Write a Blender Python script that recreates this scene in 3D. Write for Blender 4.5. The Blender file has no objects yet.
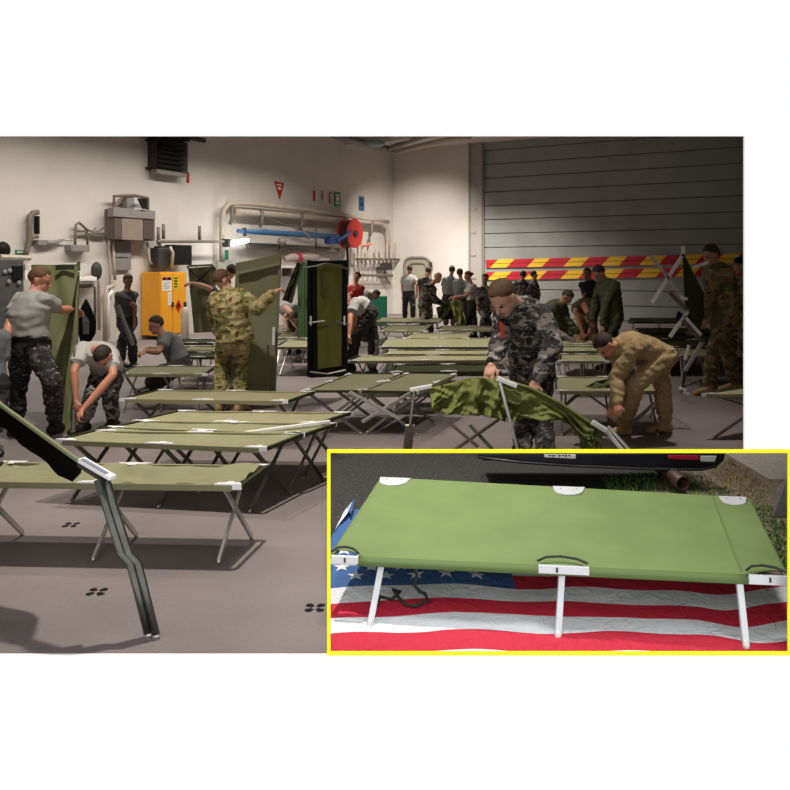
import bpy, bmesh, math, random
from mathutils import Vector, Matrix, noise
V = Vector
random.seed(7)
SC = bpy.context.scene
COL = SC.collection
F = 800.0; CX = 395.0; HZ = 268.0; CH = 1.6
# ------------------------------------------------------------------ helpers
def ray(px, py): return V(((px-CX)/F, 1.0, (HZ-py)/F))
def at(px, py, y): r = ray(px, py)*y; return V((r.x, r.y, r.z+CH))
def atz(px, py, z): return at(px, py, (z-CH)*F/(HZ-py))

def newmat(name): m = bpy.data.materials.new(name); m.use_nodes = True; return m
def mat(name, col, rough=.7, metal=0., noise_amt=0., scale=8., bump=0., bscale=60., emit=None, estr=1., spec=None, sheen=0):
    m = newmat(name); nt = m.node_tree; b = nt.nodes['Principled BSDF']
    b.inputs['Base Color'].default_value = (*col, 1); b.inputs['Roughness'].default_value = rough
    b.inputs['Metallic'].default_value = metal
    if spec is not None: b.inputs['Specular IOR Level'].default_value = spec
    if emit: b.inputs['Emission Color'].default_value = (*emit, 1); b.inputs['Emission Strength'].default_value = estr
    if noise_amt or bump:
        tc = nt.nodes.new('ShaderNodeTexCoord')
    if noise_amt:
        n = nt.nodes.new('ShaderNodeTexNoise'); n.inputs['Scale'].default_value = scale; n.inputs['Detail'].default_value = 5
        nt.links.new(tc.outputs['Object'], n.inputs['Vector'])
        mr = nt.nodes.new('ShaderNodeMapRange'); mr.inputs['From Min'].default_value = .25; mr.inputs['From Max'].default_value = .75
        mr.inputs['To Min'].default_value = 1-noise_amt; mr.inputs['To Max'].default_value = 1+noise_amt
        nt.links.new(n.outputs['Fac'], mr.inputs['Value'])
        mx = nt.nodes.new('ShaderNodeMix'); mx.data_type = 'RGBA'; mx.blend_type = 'MULTIPLY'; mx.inputs['Factor'].default_value = 1
        mx.inputs['A'].default_value = (*col, 1); nt.links.new(mr.outputs['Result'], mx.inputs['B'])
        nt.links.new(mx.outputs['Result'], b.inputs['Base Color'])
    if bump:
        n2 = nt.nodes.new('ShaderNodeTexNoise'); n2.inputs['Scale'].default_value = bscale; n2.inputs['Detail'].default_value = 3
        nt.links.new(tc.outputs['Object'], n2.inputs['Vector'])
        bp = nt.nodes.new('ShaderNodeBump'); bp.inputs['Strength'].default_value = bump; bp.inputs['Distance'].default_value = .01
        nt.links.new(n2.outputs['Fac'], bp.inputs['Height']); nt.links.new(bp.outputs['Normal'], b.inputs['Normal'])
    return m
def camo(name, cols, scale=9., stretch=(1, 1, .6), rough=.9):
    m = newmat(name); nt = m.node_tree; b = nt.nodes['Principled BSDF']; b.inputs['Roughness'].default_value = rough
    tc = nt.nodes.new('ShaderNodeTexCoord'); mp = nt.nodes.new('ShaderNodeMapping'); mp.inputs['Scale'].default_value = (stretch[0], stretch[1], 1/stretch[2])
    nt.links.new(tc.outputs['Object'], mp.inputs['Vector'])
    prev = None
    for i, (c, thr, s) in enumerate(cols):
        if prev is None:
            r = nt.nodes.new('ShaderNodeRGB'); r.outputs[0].default_value = (*c, 1); prev = r.outputs[0]; continue
        n = nt.nodes.new('ShaderNodeTexNoise'); n.noise_dimensions = '4D'; n.inputs['W'].default_value = i*3.7
        n.inputs['Scale'].default_value = scale*s; n.inputs['Detail'].default_value = 2
        nt.links.new(mp.outputs['Vector'], n.inputs['Vector'])
        g = nt.nodes.new('ShaderNodeMapRange'); g.inputs['From Min'].default_value = thr; g.inputs['From Max'].default_value = thr+.02
        nt.links.new(n.outputs['Fac'], g.inputs['Value'])
        mx = nt.nodes.new('ShaderNodeMix'); mx.data_type = 'RGBA'; mx.inputs['B'].default_value = (*c, 1)
        nt.links.new(g.outputs['Result'], mx.inputs['Factor']); nt.links.new(prev, mx.inputs['A']); prev = mx.outputs['Result']
    nt.links.new(prev, b.inputs['Base Color'])
    return m

class MB:
    def __init__(s): s.v = []; s.f = []; s.m = []; s.mi = 0
    def add(s, vs, fs):
        o = len(s.v); s.v += [V(p) for p in vs]
        for f in fs: s.f.append([i+o for i in f]); s.m.append(s.mi)
        return s
    def hexa(s, p):   # 8 corners: bottom 0-3, top 4-7
        return s.add(p, [(3, 2, 1, 0), (4, 5, 6, 7), (0, 1, 5, 4), (1, 2, 6, 5), (2, 3, 7, 6), (3, 0, 4, 7)])
    def box(s, a, b):
        x0, y0, z0 = a; x1, y1, z1 = b
        return s.hexa([(x0, y0, z0), (x1, y0, z0), (x1, y1, z0), (x0, y1, z0), (x0, y0, z1), (x1, y0, z1), (x1, y1, z1), (x0, y1, z1)])
    def beam(s, p, q, w, h, up=V((0, 0, 1))):
        p = V(p); q = V(q); d = (q-p).normalized(); u = V(up)
        if abs(d.dot(u)) > .97: u = V((1, 0, .1))
        sd = d.cross(u).normalized(); u = sd.cross(d).normalized(); a = sd*w/2; b = u*h/2
        c = min(w, h)*.2
        prof = [(-1, -1), (1, -1), (1, 1), (-1, 1)]
        pts = []
        for e in (p, q):
            for x, y in prof: pts.append(e+a*x+b*y)
        return s.add(pts, [(3, 2, 1, 0), (4, 5, 6, 7), (0, 1, 5, 4), (1, 2, 6, 5), (2, 3, 7, 6), (3, 0, 4, 7)])
    def tube(s, pts, r, n=8, closed=False):
        pts = [V(p) for p in pts]; rs = r if isinstance(r, (list, tuple)) else [r]*len(pts)
        o = len(s.v); k = len(pts); pu = None
        for i, p in enumerate(pts):
            if closed: d = (pts[(i+1) % k]-pts[i-1]).normalized()
            else: d = (pts[min(i+1, k-1)]-pts[max(i-1, 0)]).normalized()
            u = pu if pu is not None else (V((0, 0, 1)) if abs(d.z) < .9 else V((1, 0, 0)))
            sd = d.cross(u).normalized(); u = sd.cross(d).normalized(); pu = u
            for j in range(n):
                a = 2*math.pi*j/n; s.v.append(p+sd*math.cos(a)*rs[i]+u*math.sin(a)*rs[i])
        for i in range(k if closed else k-1):
            i2 = (i+1) % k
            for j in range(n):
                j2 = (j+1) % n; s.f.append([o+i*n+j, o+i*n+j2, o+i2*n+j2, o+i2*n+j]); s.m.append(s.mi)
        if not closed:
            s.f.append([o+j for j in range(n)][::-1]); s.m.append(s.mi)
            s.f.append([o+(k-1)*n+j for j in range(n)]); s.m.append(s.mi)
        return s
    def loft(s, secs, n=16):   # secs: (centre, axis a vec, axis b vec)
        o = len(s.v); k = len(secs)
        for c, a, b in secs:
            for j in range(n):
                t = 2*math.pi*j/n; s.v.append(V(c)+V(a)*math.cos(t)+V(b)*math.sin(t))
        for i in range(k-1):
            for j in range(n):
                j2 = (j+1) % n; s.f.append([o+i*n+j, o+i*n+j2, o+(i+1)*n+j2, o+(i+1)*n+j]); s.m.append(s.mi)
        s.f.append([o+j for j in range(n)][::-1]); s.m.append(s.mi)
        s.f.append([o+(k-1)*n+j for j in range(n)]); s.m.append(s.mi)
        return s
    def cap(s, p, q, r1, r2=None, n=10):   # tapered capsule
        p = V(p); q = V(q); r2 = r1 if r2 is None else r2; d = q-p
        d = d.normalized() if d.length > 1e-6 else V((0, 0, 1))
        u = V((0, 0, 1)) if abs(d.z) < .9 else V((1, 0, 0)); a = d.cross(u).normalized(); b = a.cross(d)
        secs = []
        for t in (-88, -60, -30, 0): tt = math.radians(t); secs.append((p+d*r1*math.sin(tt), a*r1*math.cos(tt), b*r1*math.cos(tt)))
        for t in (0, 30, 60, 88): tt = math.radians(t); secs.append((q+d*r2*math.sin(tt), a*r2*math.cos(tt), b*r2*math.cos(tt)))
        return s.loft(secs, n)
    def ell(s, c, a, b, d, n=14):   # ellipsoid with semi-axis vectors a, b and polar axis d
        secs = []
        for i in range(9):
            t = math.radians(-88+22*i); secs.append((V(c)+V(d)*math.sin(t), V(a)*math.cos(t), V(b)*math.cos(t)))
        return s.loft(secs, n)
    def prism(s, pts, off):
        pts = [V(p) for p in pts]; n = len(pts); off = V(off)
        fs = [tuple(range(n))[::-1], tuple(range(n, 2*n))]+[(i, (i+1) % n, (i+1) % n+n, i+n) for i in range(n)]
        return s.add(pts+[p+off for p in pts], fs)
    def grid(s, fn, nu, nv, thick=None, matfn=None):
        """fn(u,v)->point ; thick: offset Vector making it a closed slab"""
        P = [[V(fn(i/nu, j/nv)) for j in range(nv+1)] for i in range(nu+1)]
        o = len(s.v); W = nv+1
        for r in P: s.v += r
        for i in range(nu):
            for j in range(nv):
                s.f.append([o+i*W+j, o+(i+1)*W+j, o+(i+1)*W+j+1, o+i*W+j+1]); s.m.append(matfn(i, j) if matfn else s.mi)
        if thick is not None:
            t = V(thick); o2 = len(s.v)
            for r in P: s.v += [p-t for p in r]
            for i in range(nu):
                for j in range(nv):
                    s.f.append([o2+i*W+j+1, o2+(i+1)*W+j+1, o2+(i+1)*W+j, o2+i*W+j]); s.m.append(matfn(i, j) if matfn else s.mi)
            E = [(i*W, (i+1)*W) for i in range(nu)]+[((i+1)*W+nv, i*W+nv) for i in range(nu)]+[(nu*W+j, nu*W+j+1) for j in range(nv)]+[(j+1, j) for j in range(nv)]
            for a, b in E: s.f.append([o+b, o+a, o2+a, o2+b]); s.m.append(matfn(0, 0) if matfn else s.mi)
        return s
    def mesh(s, name):
        me = bpy.data.meshes.new(name); me.from_pydata([tuple(v) for v in s.v], [], s.f); me.update()
        me.polygons.foreach_set('material_index', s.m)
        return me
    def build(s, name, m, parent=None, smooth=False, bevel=0., origin=None, remesh=None, disp=None, fixn=True):
        me = s.mesh(name)
        if remesh: me = remesh_mesh(me, remesh)
        elif fixn:
            bm = bmesh.new(); bm.from_mesh(me); bmesh.ops.recalc_face_normals(bm, faces=bm.faces); bm.to_mesh(me); bm.free()
        if disp: displace(me, *disp)
        return link(me, name, m, parent, smooth, bevel, origin)
def remesh_mesh(me, vox):
    o = bpy.data.objects.new('tmp', me); COL.objects.link(o)
    r = o.modifiers.new('r', 'REMESH'); r.mode = 'VOXEL'; r.voxel_size = vox
    k = o.modifiers.new('s', 'SMOOTH'); k.factor = .5; k.iterations = 3
    dg = bpy.context.evaluated_depsgraph_get(); dg.update()
    m2 = bpy.data.meshes.new_from_object(o.evaluated_get(dg)); m2.materials.clear()
    bpy.data.objects.remove(o); bpy.data.meshes.remove(me)
    return m2
def displace(me, amp, freq, seed=0, stretch=(1, 1, 1)):
    vs = [(v.co.copy(), v.normal.copy()) for v in me.vertices]
    for v, (c, n) in zip(me.vertices, vs):
        p = V((c.x*freq*stretch[0]+seed*3.1, c.y*freq*stretch[1]+seed, c.z*freq*stretch[2]))
        h = 1-abs(noise.noise(p))*2.2; h2 = noise.noise(p*2.3)
        v.co = c+n*amp*(h*.7+h2*.5)
    me.update()
def link(me, name, m, parent=None, smooth=False, bevel=0., origin=None):
    if smooth: me.polygons.foreach_set('use_smooth', [True]*len(me.polygons))
    assert len(me.materials)==0
    for x in (m if isinstance(m, (list, tuple)) else [m]): me.materials.append(x)
    o = bpy.data.objects.new(name, me); COL.objects.link(o)
    me.name = name
    if parent is not None:
        o.parent = parent; w = wloc(parent)
    else:
        if origin is None:
            n = max(1, len(me.vertices)); xs = [v.co for v in me.vertices]
            origin = V((sum(c.x for c in xs)/n, sum(c.y for c in xs)/n, min(c.z for c in xs)))
        w = V(origin); o.location = w
    me.transform(Matrix.Translation(-w)); o['_w'] = list(w)
    if bevel:
        b = o.modifiers.new('Bevel', 'BEVEL'); b.width = bevel; b.segments = 2; b.limit_method = 'ANGLE'
    return o
def wloc(o): return V(o['_w'])
def tag(o, label=None, cat=None, group=None, kind=None):
    if label: o['label'] = label
    if cat: o['category'] = cat
    if group: o['group'] = group
    if kind: o['kind'] = kind
    return o
def empty(name, loc, label, cat, group=None, kind=None):
    o = bpy.data.objects.new(name, None); COL.objects.link(o); o.location = loc; o.empty_display_size = .1
    o['_w'] = list(V(loc)); tag(o, label, cat, group, kind); return o

# ------------------------------------------------------------------ materials
M = {}
M['facade'] = mat('facade_white', (.98, .98, .98), .95, spec=0)
M['yellow'] = mat('yellow_trim', (.98, .93, 0.0), .6)
M['wall'] = mat('hangar_wall_paint', (.62, .585, .54), .75, noise_amt=.06, scale=1.2, bump=.08, bscale=6)
M['steelwall'] = mat('grey_steel', (.34, .32, .29), .6, noise_amt=.08, scale=2)
M['roller'] = mat('roller_slats', (.29, .31, .295), .55, noise_amt=.1, scale=1.5)
M['dark'] = mat('dark_metal', (.03, .028, .026), .6, noise_amt=.2)
M['darkgap'] = mat('dark_gap', (.05, .05, .045), .8)
M['black'] = mat('black_paint', (.008, .008, .008), .6, spec=.15)
M['grey'] = mat('grey_enamel', (.22, .21, .2), .6, noise_amt=.1)
M['brown'] = mat('brown_enamel', (.16, .12, .10), .6, noise_amt=.15)
M['pipe'] = mat('painted_pipe', (.46, .40, .33), .55, noise_amt=.12)
M['pipe_dark'] = mat('dark_pipe', (.16, .14, .11), .6, noise_amt=.2)
M['white'] = mat('white_enamel', (.8, .78, .74), .5)
M['orange'] = mat('cabinet_orange', (.80, .36, .02), .45, noise_amt=.05)
M['red'] = mat('signal_red', (.46, .016, .013), .5)
M['dred'] = mat('board_red', (.50, .012, .03), .6)
M['byel'] = mat('board_yellow', (.85, .52, .03), .6)
M['blue'] = mat('hose_blue', (.03, .12, .27), .5)
M['sgreen'] = mat('sign_green', (.01, .17, .10), .5)
M['lockgreen'] = mat('locker_green', (.06, .13, .05), .55, noise_amt=.1)
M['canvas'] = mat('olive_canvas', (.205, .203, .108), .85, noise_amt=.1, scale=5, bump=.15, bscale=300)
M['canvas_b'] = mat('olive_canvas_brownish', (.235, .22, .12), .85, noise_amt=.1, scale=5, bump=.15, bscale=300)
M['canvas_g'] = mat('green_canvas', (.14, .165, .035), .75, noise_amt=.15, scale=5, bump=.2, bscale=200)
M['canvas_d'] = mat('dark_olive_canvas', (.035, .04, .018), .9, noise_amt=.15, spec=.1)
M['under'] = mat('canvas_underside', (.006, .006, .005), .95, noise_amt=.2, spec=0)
M['lite'] = mat('yellow_green_canvas', (.30, .33, .10), .8, noise_amt=.15)
M['alu'] = mat('aluminium', (.68, .67, .65), .38, metal=.85, noise_amt=.08, scale=20)
M['alu_d'] = mat('aged_aluminium', (.24, .22, .19), .42, metal=.8, noise_amt=.2, scale=14)
M['alu_w'] = mat('pale_bracket_metal', (.82, .82, .82), .4, metal=.2)
M['floor'] = None
M['skin'] = mat('skin_light', (.68, .36, .25), .55, noise_amt=.06, scale=14)
M['skin_r'] = mat('skin_ruddy', (.64, .28, .18), .55, noise_amt=.08, scale=14)
M['skin_d'] = mat('skin_tan', (.40, .20, .13), .55, noise_amt=.06, scale=14)
M['tee'] = mat('tee_grey', (.36, .35, .335), .9, noise_amt=.06, scale=12)
M['tee_w'] = mat('tee_pale', (.55, .53, .50), .9, noise_amt=.06, scale=12)
M['tee_dk'] = mat('tee_charcoal', (.10, .10, .10), .9, noise_amt=.1, scale=12)
M['tee_bl'] = mat('tee_slate', (.15, .16, .165), .9, noise_amt=.1, scale=12)
M['green'] = mat('green_shirt', (.065, .07, .035), .9, noise_amt=.15, scale=12)
M['navy'] = mat('navy_cloth', (.012, .018, .04), .9)
M['tan'] = camo('tan_uniform', [((.42, .29, .14), 0, 1), ((.33, .24, .11), .56, .8), ((.27, .19, .09), .6, 1.6), ((.5, .38, .2), .63, 1.3)], 11)
M['tan_d'] = camo('brown_uniform', [((.2, .14, .08), 0, 1), ((.13, .10, .05), .52, .8), ((.08, .06, .035), .58, 1.4)], 9)
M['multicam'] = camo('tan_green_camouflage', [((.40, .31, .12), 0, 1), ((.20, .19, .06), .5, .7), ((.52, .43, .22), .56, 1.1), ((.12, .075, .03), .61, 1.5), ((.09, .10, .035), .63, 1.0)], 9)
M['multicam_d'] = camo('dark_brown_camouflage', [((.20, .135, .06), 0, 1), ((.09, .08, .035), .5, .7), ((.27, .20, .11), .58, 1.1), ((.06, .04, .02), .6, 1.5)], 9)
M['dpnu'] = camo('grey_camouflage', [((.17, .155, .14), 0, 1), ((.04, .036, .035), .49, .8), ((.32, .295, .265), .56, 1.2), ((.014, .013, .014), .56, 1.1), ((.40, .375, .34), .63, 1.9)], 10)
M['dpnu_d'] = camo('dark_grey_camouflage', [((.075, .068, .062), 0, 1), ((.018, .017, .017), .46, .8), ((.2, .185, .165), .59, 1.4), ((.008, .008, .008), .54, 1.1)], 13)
M['boot_t'] = mat('tan_suede', (.42, .27, .13), .85, noise_amt=.1)
M['boot_b'] = mat('black_leather', (.015, .014, .013), .5)
M['trous_d'] = mat('dark_trousers', (.022, .02, .02), .9, noise_amt=.2)
M['hair_b'] = mat('brown_hair', (.13, .065, .03), .7, noise_amt=.35, scale=60, bump=.6, bscale=150)
M['hair_d'] = mat('dark_hair', (.04, .024, .016), .7, noise_amt=.35, scale=60, bump=.6, bscale=150)
M['hair_g'] = mat('fair_short_hair', (.42, .25, .14), .7, noise_amt=.2, scale=60, bump=.5, bscale=150)
M['eye'] = mat('eye_dark', (.02, .012, .01), .3)
M['lip'] = mat('lips', (.36, .11, .09), .6)
# ------------------------------------------------------------------ camera
cam = bpy.data.cameras.new('camera'); co = bpy.data.objects.new('camera', cam); COL.objects.link(co)
co.location = (0, 0, CH); co.rotation_euler = (math.pi/2, 0, 0)
cam.sensor_width = 36; cam.lens = F/790*36; cam.shift_y = -(395-HZ)/790; cam.clip_end = 200
SC.camera = co
SC.view_settings.view_transform = 'Standard'; SC.view_settings.look = 'None'; SC.view_settings.exposure = 0; SC.view_settings.gamma = 1
wd = bpy.data.worlds.new('world'); SC.world = wd; wd.use_nodes = True
wd.node_tree.nodes['Background'].inputs[0].default_value = (1, 1, 1, 1); wd.node_tree.nodes['Background'].inputs[1].default_value = 1.04
def area(name, loc, target, sx, sy, power, col=(1, .9, .78), spread=math.pi, shape='RECTANGLE'):
    l = bpy.data.lights.new(name, 'AREA'); l.shape = shape; l.size = sx; l.size_y = sy; l.energy = power; l.color = col; l.spread = spread
    o = bpy.data.objects.new(name, l); COL.objects.link(o); o.location = loc
    o.rotation_euler = (V(target)-V(loc)).to_track_quat('-Z', 'Y').to_euler(); return o
def spot(name, loc, target, power, size, blend=.5, r=.15, col=(1, .9, .78)):
    l = bpy.data.lights.new(name, 'SPOT'); l.energy = power; l.spot_size = math.radians(size); l.spot_blend = blend; l.shadow_soft_size = r; l.color = col
    o = bpy.data.objects.new(name, l); COL.objects.link(o); o.location = loc
    o.rotation_euler = (V(target)-V(loc)).to_track_quat('-Z', 'Y').to_euler(); return o
# ------------------------------------------------------------------ room geometry
CO = V((-.07, 28.0, 0)); DL = V((-.569, -1, 0)).normalized(); DB = V((1, -.569, 0)).normalized()
NL = DB.copy(); NB = DL.copy()     # normals into the room of left and back walls
HC = 5.72; WY = 3.30
TL = (WY-.25-CO.y)/DL.y             # along left wall to the facade
RB = 15.5                          # length of back wall
def st(name, mb, m, **k): return tag(mb.build(name, m, **k), kind='structure')
A = CO.copy(); B_ = CO+DL*TL; C_ = CO+DB*RB; D_ = C_+DL*((WY-.25-C_.y)/DL.y)
def up(p, z): return V((p.x, p.y, z))
# floor (slab) inside the hangar
M['floor'] = m = newmat('deck_floor'); nt = m.node_tree; bs = nt.nodes['Principled BSDF']
tc = nt.nodes.new('ShaderNodeTexCoord'); n1 = nt.nodes.new('ShaderNodeTexNoise'); n1.inputs['Scale'].default_value = 1.1; n1.inputs['Detail'].default_value = 8
n2 = nt.nodes.new('ShaderNodeTexNoise'); n2.inputs['Scale'].default_value = 45; n2.inputs['Detail'].default_value = 4
nt.links.new(tc.outputs['Object'], n1.inputs['Vector']); nt.links.new(tc.outputs['Object'], n2.inputs['Vector'])
r1 = nt.nodes.new('ShaderNodeValToRGB'); r1.color_ramp.elements[0].position = .3; r1.color_ramp.elements[0].color = (.165, .137, .134, 1)
r1.color_ramp.elements[1].position = .72; r1.color_ramp.elements[1].color = (.235, .20, .198, 1)
nt.links.new(n1.outputs['Fac'], r1.inputs['Fac'])
mr = nt.nodes.new('ShaderNodeMapRange'); mr.inputs['To Min'].default_value = .82; mr.inputs['To Max'].default_value = 1.04; nt.links.new(n2.outputs['Fac'], mr.inputs['Value'])
mx = nt.nodes.new('ShaderNodeMix'); mx.data_type = 'RGBA'; mx.blend_type = 'MULTIPLY'; mx.inputs['Factor'].default_value = 1
nt.links.new(r1.outputs['Color'], mx.inputs['A']); nt.links.new(mr.outputs['Result'], mx.inputs['B']); nt.links.new(mx.outputs['Result'], bs.inputs['Base Color'])
bs.inputs['Roughness'].default_value = .62
bp = nt.nodes.new('ShaderNodeBump'); bp.inputs['Strength'].default_value = .25; bp.inputs['Distance'].default_value = .004
nt.links.new(n2.outputs['Fac'], bp.inputs['Height']); nt.links.new(bp.outputs['Normal'], bs.inputs['Normal'])
fl = MB(); F0 = V((B_.x, WY+.013, 0)); F1 = V((D_.x, WY+.013, 0)); e = .25
fl.prism([up(A-DB*e-DL*e, -.15), up(F0, -.15), up(F1, -.15), up(C_+DB*e-DL*e, -.15)], (0, 0, .15))
st('floor', fl, M['floor'], origin=(0, 10, 0))
# ceiling
cl = MB(); cl.prism([up(A-DB*e-DL*e, HC), up(F0, HC), up(F1, HC), up(C_+DB*e-DL*e, HC)], (0, 0, .15))
st('ceiling', cl, M['wall'], origin=(0, 10, HC))
def wallslab(name, p, q, n, m, z0=0, z1=HC):
    mb = MB(); mb.prism([up(p, z0), up(q, z0), up(q, z1), up(p, z1)], -n*.2); return st(name, mb, m)
wallslab('wall_left', CO, CO+DL*(TL-.32), NL, M['wall'])
SB = 3.0                           # white part of back wall ends, door shutter begins
wallslab('wall_back', CO-DB*.2, CO+DB*SB, NB, M['wall'])
wallslab('wall_right', C_, C_+DL*((WY+.03-C_.y)/DL.y), -DB, M['steelwall'])
# roller door: slats set back a little
rd = MB(); k = 0; zz = 0.0
while zz < HC-.05:
    z1 = min(zz+.455, HC)
    a = up(CO+DB*(SB+.41)-NB*.05, zz+.012); b = up(CO+DB*RB-NB*.05, zz+.012)
    rd.prism([a, b, up(b, z1-.012), up(a, z1-.012)], -NB*.08)
    zz = z1
dr = st('door_1', rd, M['roller'], bevel=.008)
bk = MB(); bk.prism([up(CO+DB*SB-NB*.1, 0), up(CO+DB*RB-NB*.1, 0), up(CO+DB*RB-NB*.1, HC), up(CO+DB*SB-NB*.1, HC)], -NB*.06)
bk.build('door_backing', M['darkgap'], dr)
# column between wall and shutter
cb = MB(); a = CO+DB*SB; cb.prism([up(a, 0), up(a+DB*.41, 0), up(a+DB*.41, HC), up(a, HC)], NB*.10)
cb.prism([up(a-DB*.06, 0), up(a, 0), up(a, HC), up(a-DB*.06, HC)], NB*.16)
cb.prism([up(a+DB*.41, 0), up(a+DB*.45, 0), up(a+DB*.45, HC), up(a+DB*.41, HC)], NB*.04)
for i in range(7): cb.prism([up(a+DB*.03, .5+i*.75), up(a+DB*.2, .5+i*.75), up(a+DB*.2, .58+i*.75), up(a+DB*.03, .58+i*.75)], NB*.13)
st('trim_1', cb, M['steelwall'], bevel=.006)
def wp(px, py, off=0., wall='L'):
    n = NL if wall == 'L' else NB; r = ray(px, py); o = V((0, 0, CH)); t = ((CO+n*off)-o).dot(n)/r.dot(n); return o+r*t
def wbox(mb, x0, y0, x1, y1, o0=0., o1=.1, wall='L'):
    """box on a wall between pixel corners measured on the plane at distance o1"""
    a = wp(x0, y0, o1, wall); b = wp(x1, y0, o1, wall); z0 = wp((x0+x1)/2, y1, o1, wall).z; z1 = wp((x0+x1)/2, y0, o1, wall).z
    n = NL if wall == 'L' else NB
    return mb.prism([up(a, z0), up(b, z0), up(b, z1), up(a, z1)], -n*(o1-o0))
def wtube(mb, pts, off, r, wall='L', n=8): return mb.tube([wp(x, y, off, wall) for x, y in pts], r, n)
def wdist(px, off=0, wall='L'): return wp(px, HZ, off, wall).y
# ------------------------------------------------------------------ facade with the two openings
X = lambda p, y=WY: (p-CX)/F*y
Z = lambda r, y=WY: CH+(HZ-r)/F*y
XL, XR, ZT, ZB = X(-60), X(744.5), Z(136), Z(655)
IXL, IXR, IZT, IZB = X(329.3), X(788.5), Z(451.3), Z(653.3)
def fpanel(mb, x0, z0, x1, z1): mb.box((x0, WY, z0), (x1, WY+.012, z1))
fc = MB(); x0, x1, z0, z1 = B_.x-.3, 6.2, -1.5, HC+.1
fpanel(fc, x0, ZT, x1, z1); fpanel(fc, x0, z0, IXL, ZB); fpanel(fc, IXL, z0, x1, IZB); fpanel(fc, x0, ZB, XL, ZT)
fpanel(fc, XR, IZT, x1, ZT); fpanel(fc, IXR, IZB, x1, IZT)
bm_f = st('wall_front', fc, M['facade'], origin=(0, WY, 0))
# yellow picture-frame trim round the smaller opening
yf = MB(); t = X(331.1)-X(327.6)
ox0, ox1, oz0, oz1 = X(327.1), X(791), Z(654.9), Z(449.3); y0, y1 = WY-.005, WY+.003
yf.box((ox0, y0, oz1-t), (ox1, y1, oz1)); yf.box((ox0, y0, oz0), (ox1, y1, oz0+t))
yf.box((ox0, y0, oz0+t), (ox0+t, y1, oz1-t)); yf.box((ox1-t, y0, oz0+t), (ox1, y1, oz1-t))
st('trim_2', yf, M['yellow'])
# ------------------------------------------------------------------ the small outdoor place behind the yellow-trimmed opening
KG = .15; YF = 4.62
def gz(y): return KG*(min(y, YF)-WY)
def gnd(px, py):   # point of that ground under a pixel
    r = ray(px, py); y = (CH+KG*WY)/(-r.z+KG)
    if y > YF: y = (CH-gz(YF))/(-r.z)
    return V((r.x*y, y, gz(y)))
YE = (CH-gz(YF))*F/(452.3-HZ)
def lx(y): return (329.6-CX)/F*y
def rx(y): return (793.-CX)/F*y
asph = newmat('asphalt'); nt = asph.node_tree; bs = nt.nodes['Principled BSDF']; bs.inputs['Roughness'].default_value = .85
tc = nt.nodes.new('ShaderNodeTexCoord'); n1 = nt.nodes.new('ShaderNodeTexNoise'); n1.inputs['Scale'].default_value = 55; n1.inputs['Detail'].default_value = 8; n1.inputs['Roughness'].default_value = .8
nt.links.new(tc.outputs['Object'], n1.inputs['Vector']); r1 = nt.nodes.new('ShaderNodeValToRGB')
for i, (p, c) in enumerate([(.40, (.008, .008, .008)), (.56, (.028, .028, .027)), (.70, (.26, .25, .24))]):
    el = r1.color_ramp.elements[i] if i < 2 else r1.color_ramp.elements.new(p)
    el.position = p; el.color = (*c, 1)
nt.links.new(n1.outputs['Fac'], r1.inputs['Fac']); nt.links.new(r1.outputs['Color'], bs.inputs['Base Color'])
gravel = mat('gravel_dirt', (.20, .15, .11), .95, noise_amt=.5, scale=40, bump=.8, bscale=60)
paleg = mat('pale_gravel', (.38, .36, .33), .95, noise_amt=.35, scale=60, bump=.5, bscale=80)
y0 = WY+.014
g = MB()
rows = [y0, 3.6, 4.0, 4.4, YF, 5.0, 5.5, YE]
for a, b in zip(rows, rows[1:]):
    g.hexa([(lx(a), a, .003), (rx(a), a, .003), (rx(b), b, .003), (lx(b), b, .003), (lx(a), a, gz(a)+.003), (rx(a), a, gz(a)+.003), (rx(b), b, gz(b)+.003), (lx(b), b, gz(b)+.003)])
st('floor_outdoor', g, asph, origin=(.5, 4.5, 0))
def patch(name, pix, m, h, label=None):
    mb = MB(); P = [gnd(*p)+V((0, 0, h)) for p in pix]; mb.prism(P, (0, 0, -h*.98)); return st(name, mb, m)
EPS = .004
def strip(name, rows, left, m, h):
    mb = MB(); mb.grid(lambda u, v: gnd(left(rows[0]+(rows[1]-rows[0])*v)*(1-u)+792.5*u, rows[0]+(rows[1]-rows[0])*v)+V((0, 0, h)), 14, 40, thick=(0, 0, .0035)); return st(name, mb, m)
strip('floor_soil', (453.3, 584), lambda r: 640 if r > 500 else 640+(500-r)*.9, gravel, .0075)
strip('floor_gravel', (453.3, 481), lambda r: 722+(r-453)*1.7, paleg, .0115)
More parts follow.
